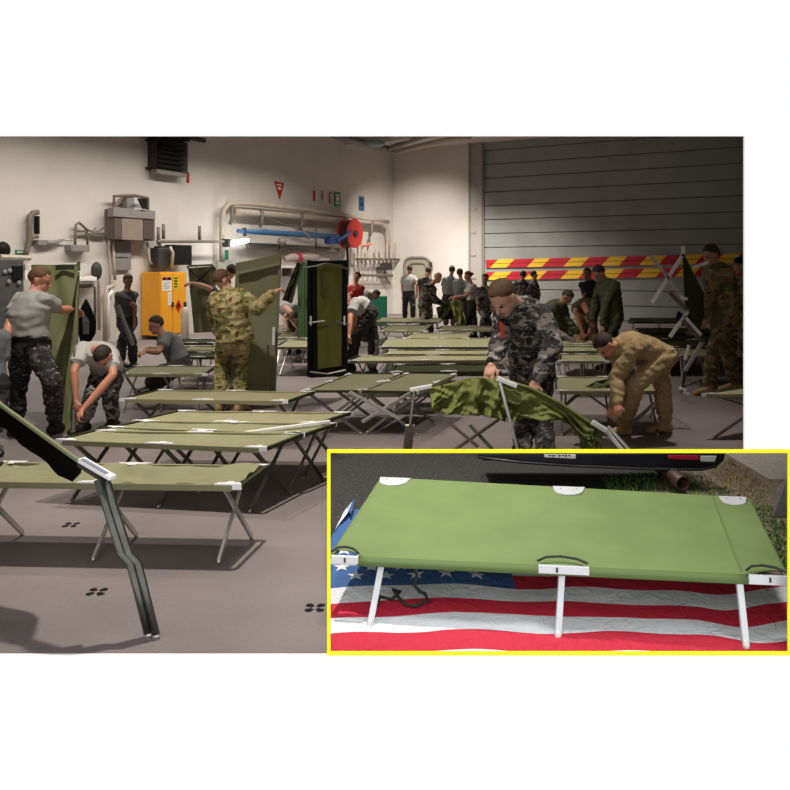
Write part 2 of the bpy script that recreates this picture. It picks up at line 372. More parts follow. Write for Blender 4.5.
# grass: blades scattered
gr = MB(); random.seed(3)
def inpoly(x, y, P):
    c = False
    for i in range(len(P)):
        x1, y1 = P[i]; x2, y2 = P[i-1]
        if (y1 > y) != (y2 > y) and x < (x2-x1)*(y-y1)/(y2-y1)+x1: c = not c
    return c
gp = [([(600, 478), (670, 470), (705, 476), (735, 500), (752, 525), (700, 512), (655, 498), (610, 495)], 2600), ([(744, 505), (772, 508), (788, 530), (788, 575), (765, 545)], 1300), ([(700, 458), (735, 462), (768, 490), (768, 512), (740, 508), (715, 478)], 1500)]
for P, cnt in gp:
    k = 0; xs = [p[0] for p in P]; ys = [p[1] for p in P]
    while k < cnt:
        x = random.uniform(min(xs), max(xs)); y = random.uniform(min(ys), max(ys))
        if not inpoly(x, y, P): continue
        k += 1; p = gnd(x, y); a = random.uniform(0, 6.28); h = random.uniform(.008, .026); w = random.uniform(.0025, .006)
        d = V((math.cos(a), math.sin(a), 0)); ln = d.cross(V((0, 0, 1)))*random.uniform(.004, .022); gr.mi = random.choice([0, 0, 1, 2] if P is not gp[2][0] else [1, 3, 3])
        o = len(gr.v); gr.v += [p-d*w, p+d*w, p+V((0, 0, h*.7))+ln*.5+d*w*.8, p+V((0, 0, h))+ln, p+V((0, 0, h*.7))+ln*.5-d*w*.8]
        gr.f.append([o, o+1, o+2, o+3, o+4]); gr.m.append(gr.mi)
og = gr.build('grass', [mat('grass_a', (.12, .23, .05), .7), mat('grass_b', (.26, .36, .10), .7), mat('grass_c', (.06, .13, .03), .7), mat('grass_dry', (.35, .25, .14), .8)], fixn=False)
tag(og, 'green grass tufts growing beyond the right end of the green cot', 'grass', kind='stuff')
# kerb post at the right
kp = MB(); p = [gnd(771, 519), gnd(786, 520), gnd(792, 500), gnd(779, 500)]
q = [at(776, 490, p[0].y+.03), at(790, 474, p[1].y+.02), at(792, 470, p[2].y+.05), at(781, 484, p[3].y+.02)]
kp.hexa(p+q); tag(kp.build('concrete_post', mat('concrete', (.16, .15, .14), .9, noise_amt=.2, scale=20), bevel=.006), 'short grey concrete post leaning in the grass at the far right edge', 'post')
# flag
fy = lambda px, row: gnd(px, row)
def ystripe(k): return 4.60-.1175*k        # far edge of stripe k
def wav(x, y): return .020*math.sin(2.6*x+1.1)+.016*math.sin(6.3*x+2.0*y)-.03*max(0, x-1.0)*math.sin(3.4*x)-.045*math.exp(-((x-1.5)/.13)**2)+.015*math.sin(4.3*x+5*y)+.01*math.sin(11*x+3*y)
def fh(x, y): return .017+.0045*math.sin(14*y+3*math.sin(4*x))+.004*math.sin(9*x+6*y)+.010*max(0, noise.noise(V((x*3.2+y*2, y*7, .5))))*(1-min(1, 3*abs(noise.noise(V((x*5, y*9+x*3, 4))))))
fcols = []
x = -.42
while x < 2.3: fcols.append(round(x, 4)); x += .03
CXR = .57
i0 = min(range(len(fcols)), key=lambda i: abs(fcols[i]-CXR)); fcols[i0] = CXR
def fpt(x, y):
    yy = max(min(y+wav(x, y)*(1 if y < 4.4 else .3), max(3.85, 4.62-1.05*max(0, x-.9))), WY+.016)
    xx = min(max(x, lx(yy)+.004, -.262-.25*(4.6-yy)), rx(yy)-.01); return V((xx, yy, gz(yy)+.006+(fh(x, y)-.006)*min(1, max(0, (yy-WY-.016)/.05))))
fg = MB(); NR = 4; rowsf = [ystripe(k)-.1175*j/NR for k in range(13) for j in range(NR)]; rowsf = [r for r in rowsf if r > WY-.3]
nr = len(rowsf)
for thick in (0, 1):
    for i in range(len(fcols)):
        for r in rowsf: p = fpt(fcols[i], r); p.z -= .004*thick; fg.v.append(p)
N1 = len(fcols)*nr
for i in range(len(fcols)-1):
    for j in range(nr-1):
        k = j//NR; mi = 2 if (k < 7 and fcols[i+1] <= CXR+.001) else (0 if k % 2 == 0 else 1)
        fg.f.append([i*nr+j, i*nr+j+1, (i+1)*nr+j+1, (i+1)*nr+j]); fg.m.append(mi)
        fg.f.append([N1+i*nr+j, N1+(i+1)*nr+j, N1+(i+1)*nr+j+1, N1+i*nr+j+1]); fg.m.append(mi)
fred = mat('flag_red', (.52, .012, .04), .8, bump=.9, bscale=14); fwh = mat('flag_white', (.68, .71, .74), .8, bump=.9, bscale=14); fbl = mat('flag_blue', (.035, .11, .30), .8, bump=.9, bscale=14)
for m_ in (fred, fwh, fbl):
    for n_ in m_.node_tree.nodes:
        if n_.type == 'BUMP': n_.inputs['Distance'].default_value = .016
        if n_.type == 'TEX_NOISE': n_.inputs['Detail'].default_value = 6; n_.inputs['Distortion'].default_value = 1.5
flag = fg.build('flag', [fred, fwh, fbl], smooth=True, fixn=False)
tag(flag, 'red, white and blue striped flag with white stars spread on the ground', 'flag')
for r in range(9):
    cy = 4.575-.0835*(r+.5)-.0; n = 6 if r % 2 == 0 else 5
    if cy > 4.25: continue
    for c in range(-1, 7):
        cx = -.335+.146*c+(.073 if r % 2 == 1 else 0)
        if cx > CXR-.03 or cx < -.30: continue
        if cx-.03 < lx(cy)+.01: continue
        sm = MB(); pts = []
        for k in range(10):
            a = math.pi/2+k*math.pi/5; R = .046 if k % 2 == 0 else .0185
            p = fpt(cx+R*math.cos(a), cy+R*math.sin(a)); pts.append(p+V((0, 0, .0015)))
        cc = fpt(cx, cy)+V((0, 0, .003))
        sm.add(pts+[cc], [(k, (k+1) % 10, 10) for k in range(10)]); sm.build('star', fwh, flag)
# flag corner turned up beyond the left end of the cot
# ---- the green cot
def quadpt(FL, FR, BR, BL, u, v): return (FL*(1-u)+FR*u)*(1-v)+(BL*(1-u)+BR*u)*v
iFL, iFR, iBL, iBR = at(331, 555, 3.62), at(787, 576, 3.40), at(382, 477, 4.45), at(748, 497.5, 4.20)
N_ = (iFR-iFL).cross(iBL-iFL).normalized()
cot = empty('camp_cot', gnd(558, 600), 'green canvas camp cot with white metal brackets standing on the striped flag', 'cot')
cvm = newmat('bright_green_canvas'); nt = cvm.node_tree; bs = nt.nodes['Principled BSDF']; bs.inputs['Roughness'].default_value = .8
tc = nt.nodes.new('ShaderNodeTexCoord'); mp = nt.nodes.new('ShaderNodeMapping'); mp.inputs['Scale'].default_value = (2, 2, 2); nt.links.new(tc.outputs['Object'], mp.inputs['Vector'])
n1 = nt.nodes.new('ShaderNodeTexNoise'); n1.inputs['Scale'].default_value = 2; n1.inputs['Detail'].default_value = 8; nt.links.new(mp.outputs['Vector'], n1.inputs['Vector'])
r1 = nt.nodes.new('ShaderNodeValToRGB'); r1.color_ramp.elements[0].position = .3; r1.color_ramp.elements[0].color = (.135, .20, .062, 1); r1.color_ramp.elements[1].position = .7; r1.color_ramp.elements[1].color = (.165, .24, .078, 1)
nt.links.new(n1.outputs['Fac'], r1.inputs['Fac']); nt.links.new(r1.outputs['Color'], bs.inputs['Base Color'])
wv = nt.nodes.new('ShaderNodeTexNoise'); wv.inputs['Scale'].default_value = 400; nt.links.new(tc.outputs['Object'], wv.inputs['Vector'])
bp = nt.nodes.new('ShaderNodeBump'); bp.inputs['Strength'].default_value = .15; bp.inputs['Distance'].default_value = .002; nt.links.new(wv.outputs['Fac'], bp.inputs['Height']); nt.links.new(bp.outputs['Normal'], bs.inputs['Normal'])
cvd = mat('green_canvas_hem', (.10, .16, .045), .8)
def notch(u, v):
    """canvas outline: cut away at the six brackets"""
    return u, v
cv = MB()
def cvp(u, v):
    s = -.012*math.sin(math.pi*u)*math.sin(math.pi*v)
    # corner cuts
    for cu in (0, 1):
        for cv_ in (0, 1):
            du = abs(u-cu)*1.95; dv = abs(v-cv_)*.85
            if du < .14 and dv < .05 and cv_ == 0: v = max(v, .05/.85*(1-(du/.14)**3)) if du < .14 else v
            if du < .14 and dv < .06 and cv_ == 1: v = min(v, 1-.06/.85*(1-(du/.14)**3))
    return quadpt(iFL, iFR, iBR, iBL, u, v)+N_*s
cv.grid(cvp, 90, 34, thick=N_*.004); cv.build('canvas', cvm, cot, smooth=False)
hm = MB(); dn = V((0, 0, -1))
FLi = iFL+(iFR-iFL)*.06; FRi = iFL+(iFR-iFL)*.915
hm.grid(lambda u, v: (FLi*(1-u)+FRi*u)+V((0, -.022*min(1, v*2.5), 0))+V((0, -.006*math.sin(v*math.pi), -.036*v)), 30, 4, thick=V((0, -.004, 0))); hm.build('canvas_hem', cvd, cot, smooth=True)
sm = MB(); sm.grid(lambda u, v: cvp(.905+.006*u, .02+.96*v)+N_*.0015, 1, 30, thick=N_*.002); sm.build('seam', mat('seam_thread', (.12, .18, .055), .8), cot)
wm = mat('white_metal', (.72, .74, .78), .35, metal=.3)
for (P, Q) in ((iFL, iFR), (iBL, iBR)):
    r_ = MB(); r_.beam(P+V((0, 0, -.024)), Q+V((0, 0, -.024)), .03, .028); r_.build('side_rail', wm, cot, bevel=.003)
for (P, Q) in ((iFL, iBL), (iFR, iBR)):
    r_ = MB(); r_.beam(P-N_*.014, Q-N_*.014, .02, .02); r_.build('end_bar', cvd, cot, bevel=.003)
Ux = (iFR-iFL).normalized(); Uw = (iBL-iFL).normalized()
def plate(c, half, depth, back):
    """bracket plate with a curved inner edge"""
    pts = []; d = Uw if not back else -Uw
    pts.append(c-Ux*half); pts.append(c+Ux*half)
    for k in range(0, 9):
        a = math.pi*k/8; pts.append(c+Ux*half*.9*math.cos(a)+d*depth*(.45+.55*math.sin(a)))
    return [p+N_*.006 for p in pts]
def addplate(c, half, depth, back, name='bracket'):
    b = MB(); b.prism(plate(c, half, depth, back), -N_*.008)
    p = b.build(name, wm, cot, bevel=.001)
    for s in (-.5, .5): MB().ell(c+Ux*half*s+(Uw if not back else -Uw)*depth*.3+N_*.007, Ux*.004, Uw*.004, N_*.003, 8).build('rivet', M['alu_d'], p)
    if not back:
        d = MB(); d.tube([c+Ux*half*.85*math.cos(math.pi*k/10)+Uw*(depth*(.5+.62*math.sin(math.pi*k/10)))+N_*.008 for k in range(11)], .005, 6); d.build('bracket_edge', M['dark'], p)
def Q(u, v): return quadpt(iFL, iFR, iBR, iBL, u, v)
addplate(Q(.525, 1), .085, .10, True); addplate(Q(.965, .99)-Ux*.012, .07, .10, True); addplate(Q(.04, .99), .085, .10, True)
for k, (a, b, drop) in enumerate([(0.002, .064, .034), (.468, .578, .036), (.915, 1.0, .040)]):
    m_ = MB(); P = Q(a, 0)+V((0, -.034, .010)); R_ = Q(b, 0)+V((0, -.034, .010))
    m_.prism([P, R_, R_+V((0, 0, -drop)), P+V((0, 0, -drop))], (0, .012, 0)); pm = m_.build('bracket', wm, cot, bevel=.002)
    t_ = MB(); t_.tube([P+V((0, .03, .008)), P+(R_-P)*.2+V((0, .06, .016)), P+(R_-P)*.5+V((0, .07, .018)), P+(R_-P)*.8+V((0, .06, .014)), R_+V((0, .03, .006))], .0055, 6); t_.build('hinge_spring', M['dark'], pm)
    sl = MB(); c = P+(R_-P)*(.36 if k == 1 else .5); sl.box(c+V((-.004, -.004, -.028)), c+V((.004, -.0005, -.008))); sl.build('slot', M['dark'], pm)
for (tx, ty, td, fx, fy_) in [(382, 562, 3.62, 370, 629), (562, 570, 3.52, 558, 640), (739, 579, 3.42, 746, 650)]:
    T = at(tx, ty, td); Ft = gnd(fx, fy_)+V((0, 0, .018)); l = MB(); l.beam(T, Ft, .028, .020, up=V((0, 1, 0))); lg = l.build('leg', wm, cot, bevel=.004)
    c = MB(); d = (Ft-T).normalized(); c.cap(Ft-d*.01, Ft+d*.002, .016, .015); c.build('foot_cap', wm, lg, smooth=True)
for u in (.1, .5, .9):
    T = Q(u, .97)-N_*.03; Bt = Q(u, .05)-N_*.03; Ft = V((Q(u, 1).x, Q(u, .97).y, gz(Q(u, .97).y)+.02)); l = MB(); l.beam(Bt+Uw*.1, Ft, .028, .02); l.build('leg', wm, cot)
# strap hanging under the cot
sp = MB(); sp.tube([at(x, y, 3.66) for x, y in [(412, 565), (417, 575), (414, 585), (420, 592)]]+[gnd(x, y)+V((0, 0, .03)) for x, y in [(425, 600), (428, 607), (415, 613), (405, 611), (398, 603), (393, 596), (400, 598), (392, 606), (380, 603), (377, 612)]], .0075, 6)
sp.build('strap', mat('black_olive_webbing', (.03, .033, .022), .9), cot, smooth=True)
wt = MB(); wt.prism([gnd(335, 533)+V((0, 0, .02)), gnd(345, 516)+V((0, 0, .035)), gnd(352, 512)+V((0, 0, .06)), gnd(348, 521)+V((0, 0, .05))], (0, 0, -.004)); wt.build('flag_corner', fwh, flag)
wt = MB(); wt.prism([gnd(347, 516)+V((0, 0, .045)), gnd(355, 510.5)+V((0, 0, .07)), gnd(351, 523)+V((0, 0, .05))], (0, 0, -.004)); wt.build('flag_corner', fbl, flag)
# ---- car rear
car = empty('car', gnd(600, 470), 'black car with only its rear bumper showing behind the green cot', 'car')
blk = mat('car_black', (.008, .009, .014), .3, spec=.3); plas = mat('black_plastic', (.015, .015, .018), .45)
def roofz(y): return CH-(453.4-HZ)/F*y
YB = 5.0
def cb(px, y): return (px-CX)/F*y
bz = lambda r, y=YB: CH+(HZ-r)/F*y
body = MB()
prof = [(478, 459), (520, 464), (570, 467.5), (640, 470.5), (700, 471.5), (716, 468), (724, 461), (726, 453.6)]
top = [(x, 453.6) for x, _ in prof]
pts = [V((cb(x, YB), YB, bz(r))) for x, r in prof]+[V((cb(478, YB), YB, bz(453.6)))]
body.prism(pts, (0, .03, 0)); body.build('bumper', blk, car, bevel=.01)
b2 = MB(); b2.hexa([(cb(485, YB), YB+.03, bz(458)), (cb(712, YB), YB+.03, bz(462)), (cb(705, YB), 5.45, roofz(5.45)-.05), (cb(490, YB), 5.45, roofz(5.45)-.05),
    (cb(485, YB), YB+.03, bz(453.9)-.01), (cb(712, YB), YB+.03, bz(453.9)-.01), (cb(705, YB), 5.45, roofz(5.45)-.01), (cb(490, YB), 5.45, roofz(5.45)-.01)]); b2.build('body', plas, car)
rf = MB(); rf.tube([V((cb(x, YB), YB-.012, bz(r-2.2))) for x, r in prof[:6]], .008, 6); rf.build('bumper_edge', plas, car, smooth=True)
pl = MB(); pl.prism([V((cb(x, YB), YB-.016, bz(r))) for x, r in [(544, 454), (575, 454.2), (575, 458), (544, 456.6)]], (0, .01, 0)); plo = pl.build('licence_plate', M['white'], car)
ch = MB()
for i, (w, o) in enumerate([(2.6, 0), (2.4, 3.4), (1.0, 6.2), (2.6, 9.5), (2.4, 13), (2.2, 16.3), (2.4, 19.4)]):
    x_ = 548+o; ch.prism([V((cb(x, YB), YB-.019, bz(r))) for x, r in [(x_, 454.2), (x_+w, 454.3), (x_+w, 455.3), (x_, 455.1)]], (0, .003, 0))
    if i % 2: ch.prism([V((cb(x, YB), YB-.019, bz(r))) for x, r in [(x_+w*.3, 455), (x_+w*.7, 455), (x_+w*.7, 456.3), (x_+w*.3, 456.2)]], (0, .003, 0))
ch.build('plate_characters', M['black'], plo)
rl = MB(); rl.prism([V((cb(x, YB), YB-.014, bz(r))) for x, r in [(667, 455), (698, 455), (699, 459.5), (668, 458.5)]], (0, .01, 0)); rl.build('reflector', mat('reflector_red', (.45, .01, .03), .25), car, bevel=.003)
rl = MB(); rl.prism([V((cb(x, YB), YB-.014, bz(r))) for x, r in [(700, 455.5), (716, 455.5), (714, 461.5), (700, 461)]], (0, .01, 0)); rl.build('reverse_light', mat('lamp_clear', (.55, .6, .58), .3), car, bevel=.003)
ex = MB(); e0 = at(683, 483.5, 4.86); 
ring = []
for k in range(25): a = 2*math.pi*k/24
R1, R0 = .047, .036; ax = V((-.12, 1, .10)).normalized(); s1 = ax.cross(V((0, 0, 1))).normalized(); s2 = s1.cross(ax)
secs = [(e0+ax*.42, R1), (e0, R1), (e0-ax*.004, (R1+R0)/2), (e0, R0), (e0+ax*.3, R0*.9)]
ex.loft([(c, s1*r, s2*r) for c, r in secs], 24); ex.build('exhaust_pipe', mat('rusty_steel', (.07, .035, .03), .5, metal=.4, noise_amt=.4), car, smooth=True, fixn=False)
spot('added_daylight_spot', (.95, 3.9, 5.55), (.95, 4.25, .2), 570, 33, .35, .5, (1, 1, 1))  # unseen spot added overhead to give the green cot and flag daylight
# ------------------------------------------------------------------ cots
H = .43
def make_cot(label, FL, FR, BR, group='camp cots set up on the hangar deck', long='F', cm='canvas', lm='alu_d', h=H, sag=.012, far=False, wrinkle=0, bracket='alu_w', legs=True, loose=False):
    """FL, FR, BR: pixels of the canvas corners (front left, front right, back right) at height h"""
    P = [atz(*FL, h), atz(*FR, h), atz(*BR, h)]; P.append(P[0]+P[2]-P[1])
    a, b, c, d = P
    if long == 'F': L0, L1, W1, W0 = a, b, c, d     # length a->b, far side d->c
    else: L0, L1, W1, W0 = b, c, d, a
    U = (L1-L0).normalized(); Wd = (W0-L0).normalized(); ln = (L1-L0).length; wd = (W0-L0).length
    cen = (a+b+c+d)/4
    t = empty('camp_cot', (cen.x, cen.y, 0), label, 'cot', group)
    def q(u, v, dz=0): return (L0*(1-u)+L1*u)*(1-v)+(W0*(1-u)+W1*u)*v+V((0, 0, dz))
    m = MB()
    def cf(u, v):
        s = -sag*math.sin(math.pi*min(1, max(0, u)))*math.sin(math.pi*v)-.012*abs(math.sin(2*math.pi*u))*(1 if v in (0, 1) else .6)
        if wrinkle: s += wrinkle*noise.noise(V((u*9, v*4, 1.3)))
        return q(.02+.96*u, v, s)
    m.grid(cf, 24 if not wrinkle else 60, 8 if not wrinkle else 18, thick=(0, 0, .005)); m.build('canvas', M[cm], t, smooth=False)
    rw = min(.028, wd*.06)
    for v in (0, 1):
        m = MB(); 
        for u0, u1 in ((0, .5), (.5, 1)): m.beam(q(u0, v, -.012), q(u1, v, -.012), rw, .028)
        m.build('side_rail', M[cm] if not loose else M[lm], t, bevel=0)
        m = MB(); m.grid(lambda u, w: q(.03+.94*u, v, 0)+Wd*(-1 if v == 0 else 1)*(rw*.55)+V((0, 0, .001-.032*w)), 2, 1, thick=Wd*.002); m.build('hem', M[cm], t)
    for u in (0, 1):
        m = MB(); m.beam(q(u, 0, -.004), q(u, 1, -.004), .022, .022); m.build('end_bar', M['canvas_d'] if not loose else M[lm], t)
    for v, s in ((0, 1), (1, -1)):
        for u in (.045, .5, .955):
            m = MB(); hl = .075 if u != .5 else .10; c0 = q(u, v, .004)-Wd*s*rw*.6
            pts = [c0-U*hl, c0+U*hl, c0+U*hl*.8+Wd*s*.03, c0+U*hl*.25+Wd*s*.036, c0+U*hl*.2+Wd*s*.058, c0-U*hl*.2+Wd*s*.058, c0-U*hl*.25+Wd*s*.036, c0-U*hl*.8+Wd*s*.03]
            m.prism(pts, (0, 0, .005)); m.prism([c0-U*hl, c0+U*hl, c0+U*hl+V((0, 0, -.026)), c0-U*hl+V((0, 0, -.026))], Wd*s*.004); m.build('bracket', M[bracket], t)
    if legs:
        for u in (.07, .5, .93):
            for v0, v1 in ((.0, .98), (1, .02)):
                o = U*.018*(1 if v0 == 0 else -1)
                T = q(u, v0, -.02)+o; Ft = q(u, v1, 0)+o; Ft.z = .012
                m = MB(); m.beam(T, Ft, .026, .016, up=U); lg = m.build('leg', M[lm], t)
                if not far:
                    d = (Ft-T).normalized(); m = MB(); m.cap(Ft-d*.012, Ft+d*.001, .012, .011, n=8); m.build('foot', M['alu'], lg)
    return t
G1 = 'camp cots set up on the hangar deck'
make_cot('nearest olive camp cot at lower left with wrinkled right end of its canvas', (-48, 481), (242, 485), (268, 466), wrinkle=.035, lm='alu')
make_cot('olive cot directly behind the nearest wrinkled one, white corner bracket at its front right', (58, 440), (267, 448), (303, 434), cm='canvas')
make_cot('narrow strip of cot showing right behind the cot with white front right bracket', (98, 431), (305, 434), (335, 424), cm='canvas')
make_cot('third cot row back at left, right tip above the yellow frame corner', (135, 421), (318, 423), (350, 413), cm='canvas_b')
make_cot('brownish cot right behind the feet of the soldier in tan and green camouflage', (121, 399), (288, 401), (314, 392), cm='canvas_b')
make_cot('cot in front of the seated man in grey tee', (118, 374), (205, 374), (216, 366), cm='canvas')
make_cot('dark cot beyond the seated man, below the yellow cabinet', (178, 351), (262, 351), (268, 346), cm='canvas', far=True)
make_cot('cot seen end on below the upright dark cot, left of two touching', (304, 391), (360, 391), (398, 374), long='W', cm='canvas')
make_cot('cot seen end on, right of two touching, behind the half-folded cot', (361, 391), (416, 392), (455, 374), long='W', cm='canvas')
make_cot('small cot between the camouflage soldier panel and the green locker, nearest one', (276, 347), (345, 347), (350, 340), cm='canvas', far=True, lm='alu')
make_cot('small cot between the camouflage soldier panel and the green locker, farthest one', (280, 331), (345, 331), (350, 327), cm='canvas', far=True)
make_cot('grey-edged cot just behind the two end-on cots', (346, 361), (500, 360), (505, 355), cm='canvas_b', far=True, lm='alu')
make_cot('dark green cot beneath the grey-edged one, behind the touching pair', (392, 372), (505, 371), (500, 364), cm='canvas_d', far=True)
make_cot('pale cot of the long bright row, second from the back', (384, 354), (500, 354), (498, 350), cm='canvas', far=True)
make_cot('bright olive cot with white centre bracket at the middle of the deck', (378, 347), (504, 347), (498, 338), cm='canvas', far=True)
make_cot('far cot near the bending man in grey shirt', (378, 331), (425, 331), (432, 325), cm='canvas', far=True, lm='alu')
make_cot('farthest cot under the tool rack on the left wall', (372, 322), (440, 322), (444, 318), cm='canvas_b', far=True)
make_cot('cot with many bright crossed legs behind the camouflage soldier elbow', (553, 351), (612, 351), (608, 344), cm='canvas', far=True, lm='alu')
make_cot('wide brownish cot lying behind the bending man in tan uniform', (556, 391), (668, 391), (655, 377), cm='canvas_b')
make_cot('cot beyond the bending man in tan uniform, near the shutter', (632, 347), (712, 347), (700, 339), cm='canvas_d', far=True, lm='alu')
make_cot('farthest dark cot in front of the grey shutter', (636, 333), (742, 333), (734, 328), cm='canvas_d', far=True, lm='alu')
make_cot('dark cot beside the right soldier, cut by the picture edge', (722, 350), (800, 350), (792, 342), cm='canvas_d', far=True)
make_cot('lowest cot at the right edge with white bracket and bright crossed legs', (706, 394), (800, 394), (875, 381), cm='canvas_b', lm='alu')
make_cot('far cot with thin legs behind the camouflage soldier shoulder', (482, 322), (560, 322), (556, 317), cm='canvas_b', far=True, lm='alu')

FC = 'distant camp cots in rows'
for k, (a, b, c, lab, lmm) in enumerate([
    ((168, 357), (228, 357), (232, 352.5), 'dark cot just beyond the head of the seated man', 'alu_d'),
    ((170, 343), (214, 343), (218, 339), 'farther of the dark cots behind the seated man, under the yellow cabinet corner', 'alu_d'),
    ((276, 338), (306, 338), (309, 333), 'middle one of the small cots left of the green locker', 'alu'),
    ((404, 338), (468, 338), (472, 333), 'cot behind the fair-haired leaning man, in the bright row gap', 'alu'),
    ((436, 330), (500, 330), (503, 326), 'cot beyond the bright canvas, below the woman in pale tee', 'alu_d'),
    ((500, 337), (552, 337), (556, 332), 'cot behind the large camouflage soldier back', 'alu'),
    ((556, 346), (618, 346), (622, 342), 'cot under the hands of the bending man in dark green', 'alu'),
    ((560, 361), (606, 361), (604, 354), 'low cot among the bright crossed legs behind the soldier elbow', 'alu'),
    ((628, 322), (690, 322), (688, 318), 'thin cot rail right below the red and yellow boards', 'alu_d'),
    ((640, 340), (744, 340), (740, 335), 'dark cot between two others near the zigzag legs', 'alu_d'),
    ((678, 355.5), (760, 355.5), (752, 349), 'dark olive cot behind the right soldier knees', 'alu')]):
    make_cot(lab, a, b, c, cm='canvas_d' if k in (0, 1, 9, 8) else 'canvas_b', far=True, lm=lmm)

# ---- loose and folded pieces
def bar(mb, pts, w=.03, t=.018):
    for a, b in zip(pts, pts[1:]): mb.beam(a, b, w, t)
def canvas_sheet(pix, y, name, m, parent, thick=.012, ys=None, fold=.0, nu=16, nv=24, seed=0, smooth=True):
    """pix: TL, TR, BR, BL pixels; ys: distances of the four corners"""
    ys = ys or [y]*4; P = [at(*p, d) for p, d in zip(pix, ys)]
    n = (P[1]-P[0]).cross(P[3]-P[0]).normalized(); n = n if n.y < 0 else -n
    mb = MB()
    def f(u, v): return (P[0]*(1-u)+P[1]*u)*(1-v)+(P[3]*(1-u)+P[2]*u)*v+n*fold*noise.noise(V((u*3+seed, v*4, seed)))
    mb.grid(f, nu, nv, thick=n*thick); return mb.build(name, m, parent, smooth=False)
# panel held by the man at the far left
y = 7.7
t = empty('folded_camp_cot', at(62, 433, y), 'upright green cot gripped by the heavy man in grey tee', 'cot')
canvas_sheet([(31, 265), (77, 264), (72, 433), (53, 434)], y, 'canvas', mat('green_canvas_panel', (.24, .26, .12), .85, noise_amt=.1, scale=6, bump=.1, bscale=200), t, ys=[8.2, 8.0, 7.75, 7.75], fold=.03)
canvas_sheet([(79, 275), (80, 285), (62, 378), (60, 372)], y, 'canvas_underside', M['canvas_d'], t, ys=[7.96, 8.0, 7.7, 7.72])
m = MB(); m.beam(at(78, 272, 7.98), at(74, 433, 7.72), .03, .025); m.build('side_rail', M['canvas'], t)
m = MB(); m.beam(at(75, 345, 7.62), at(74, 432, 7.6), .03, .02); m.build('leg', M['alu'], t)
m = MB(); m.prism([at(56, 265, 8.05), at(74.5, 265, 7.97), at(74.5, 269.5, 7.97), at(56, 270, 8.05)], (0, -.012, 0)); m.build('label_patch', mat('dark_patch', (.03, .04, .02), .8), t)
m = MB(); m.beam(at(77, 263, 8), at(80, 262, 8), .02, .02); m.beam(at(79, 263, 8), at(79, 271, 8), .02, .02); m.build('bracket', M['pipe_dark'], t)
# panel in front of the tan-green soldier
t = empty('folded_camp_cot', at(262, 403, 9.4), 'tall upright olive cot held by the soldier in tan and green camouflage', 'cot')
canvas_sheet([(236, 263), (280, 254), (274, 405), (228, 403)], 9.4, 'canvas', mat('olive_panel', (.24, .235, .13), .85, noise_amt=.08, scale=5, bump=.1, bscale=200), t, ys=[9.45, 9.3, 9.3, 9.4], fold=.02)
m = MB(); m.beam(at(280, 258, 9.28), at(274, 402, 9.27), .035, .03); m.build('side_rail', M['canvas'], t)
m = MB(); m.beam(at(268, 345, 9.2), at(268, 403, 9.2), .03, .02); m.build('leg', M['canvas'], t)
m = MB(); m.beam(at(274, 327, 9.2), at(273.5, 345, 9.2), .04, .03); m.build('bracket', M['alu_w'], t)
m = MB(); m.grid(lambda u, v: at(236+44*u, 263-9*u+12*v-1*u*v, 9.37-.12*u+(-.02 if v > .9 else 0)), 8, 4, thick=V((0, .01, 0))); m.build('canvas_hem', M['canvas'], t)
# X-legged panel far left
t = empty('folded_camp_cot', at(203, 330, 12.2), 'upright cot with dark crossed legs behind the yellow cabinet side', 'cot')
canvas_sheet([(188, 268), (214, 266), (212, 332), (194, 333)], 12.2, 'canvas', M['canvas'], t, ys=[12.3]*4, fold=.03)
for a, b in (((189, 269), (212, 288)), ((212, 268), (190, 288))): m = MB(); m.beam(at(*a, 12.15), at(*b, 12.15), .035, .02); m.build('leg', M['dark'], t)
m = MB(); m.tube([at(187, 268, 12.2), at(189, 266, 12.2), at(212, 265, 12.2), at(215, 268, 12.2), at(214, 330, 12.2)], .018, 6); m.build('frame', M['pipe_dark'], t)
# green locker
t = empty('locker', at(305, 331, 13.5), 'tall green locker just left of the upright dark cot', 'locker')
m = MB(); a = wp(297, 300, 1.2); 
m.box((at(297.5, 300, 13.4).x, 13.4, at(300, 343, 13.4).z), (at(313, 300, 13.4).x, 13.9, at(300, 262, 13.4).z)); lk = m.build('body', M['lockgreen'], t, bevel=.01)
for i in (0, 1):
    m = MB(); xx = at(298.2+7*i, 300, 13.4).x; m.box((xx, 13.37, at(300, 341, 13.4).z), (xx+.11, 13.4, at(300, 264, 13.4).z)); dd = m.build('door', M['lockgreen'], t, bevel=.006)
    m = MB(); m.box((xx+.04, 13.35, 1.0), (xx+.06, 13.37, 1.12)); m.build('handle', M['alu_d'], dd)
# upright dark cot with yellow-green centre strip
y = 9.9
t = empty('folded_camp_cot', at(328, 378, y), 'dark upright cot with an olive centre strip and two silver cross bars', 'cot')
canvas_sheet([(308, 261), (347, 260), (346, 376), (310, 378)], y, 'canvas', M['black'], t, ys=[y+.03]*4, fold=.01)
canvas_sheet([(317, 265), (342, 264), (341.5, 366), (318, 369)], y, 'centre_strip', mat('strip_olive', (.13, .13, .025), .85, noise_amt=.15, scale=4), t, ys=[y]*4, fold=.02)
for x in (309, 346):
    m = MB(); m.beam(at(x, 260, y), at(x, 377, y), .045, .04); m.build('side_rail', M['black'], t)
for pts in ([(303, 268), (316, 266), (325, 263.5), (336, 265), (348, 269)], [(309, 323), (325, 321)], [(336, 321), (349, 325)], [(310, 372), (328, 374), (346, 370)]):
    m = MB(); m.tube([at(*p, y-.06) for p in pts], .013, 6); m.build('cross_bar', M['alu_d'], t)
m = MB(); m.tube([at(x, yy, y-.04) for x, yy in [(321, 271), (321, 296), (324, 299), (326, 288)]], .006, 5); m.build('strap', M['dark'], t)
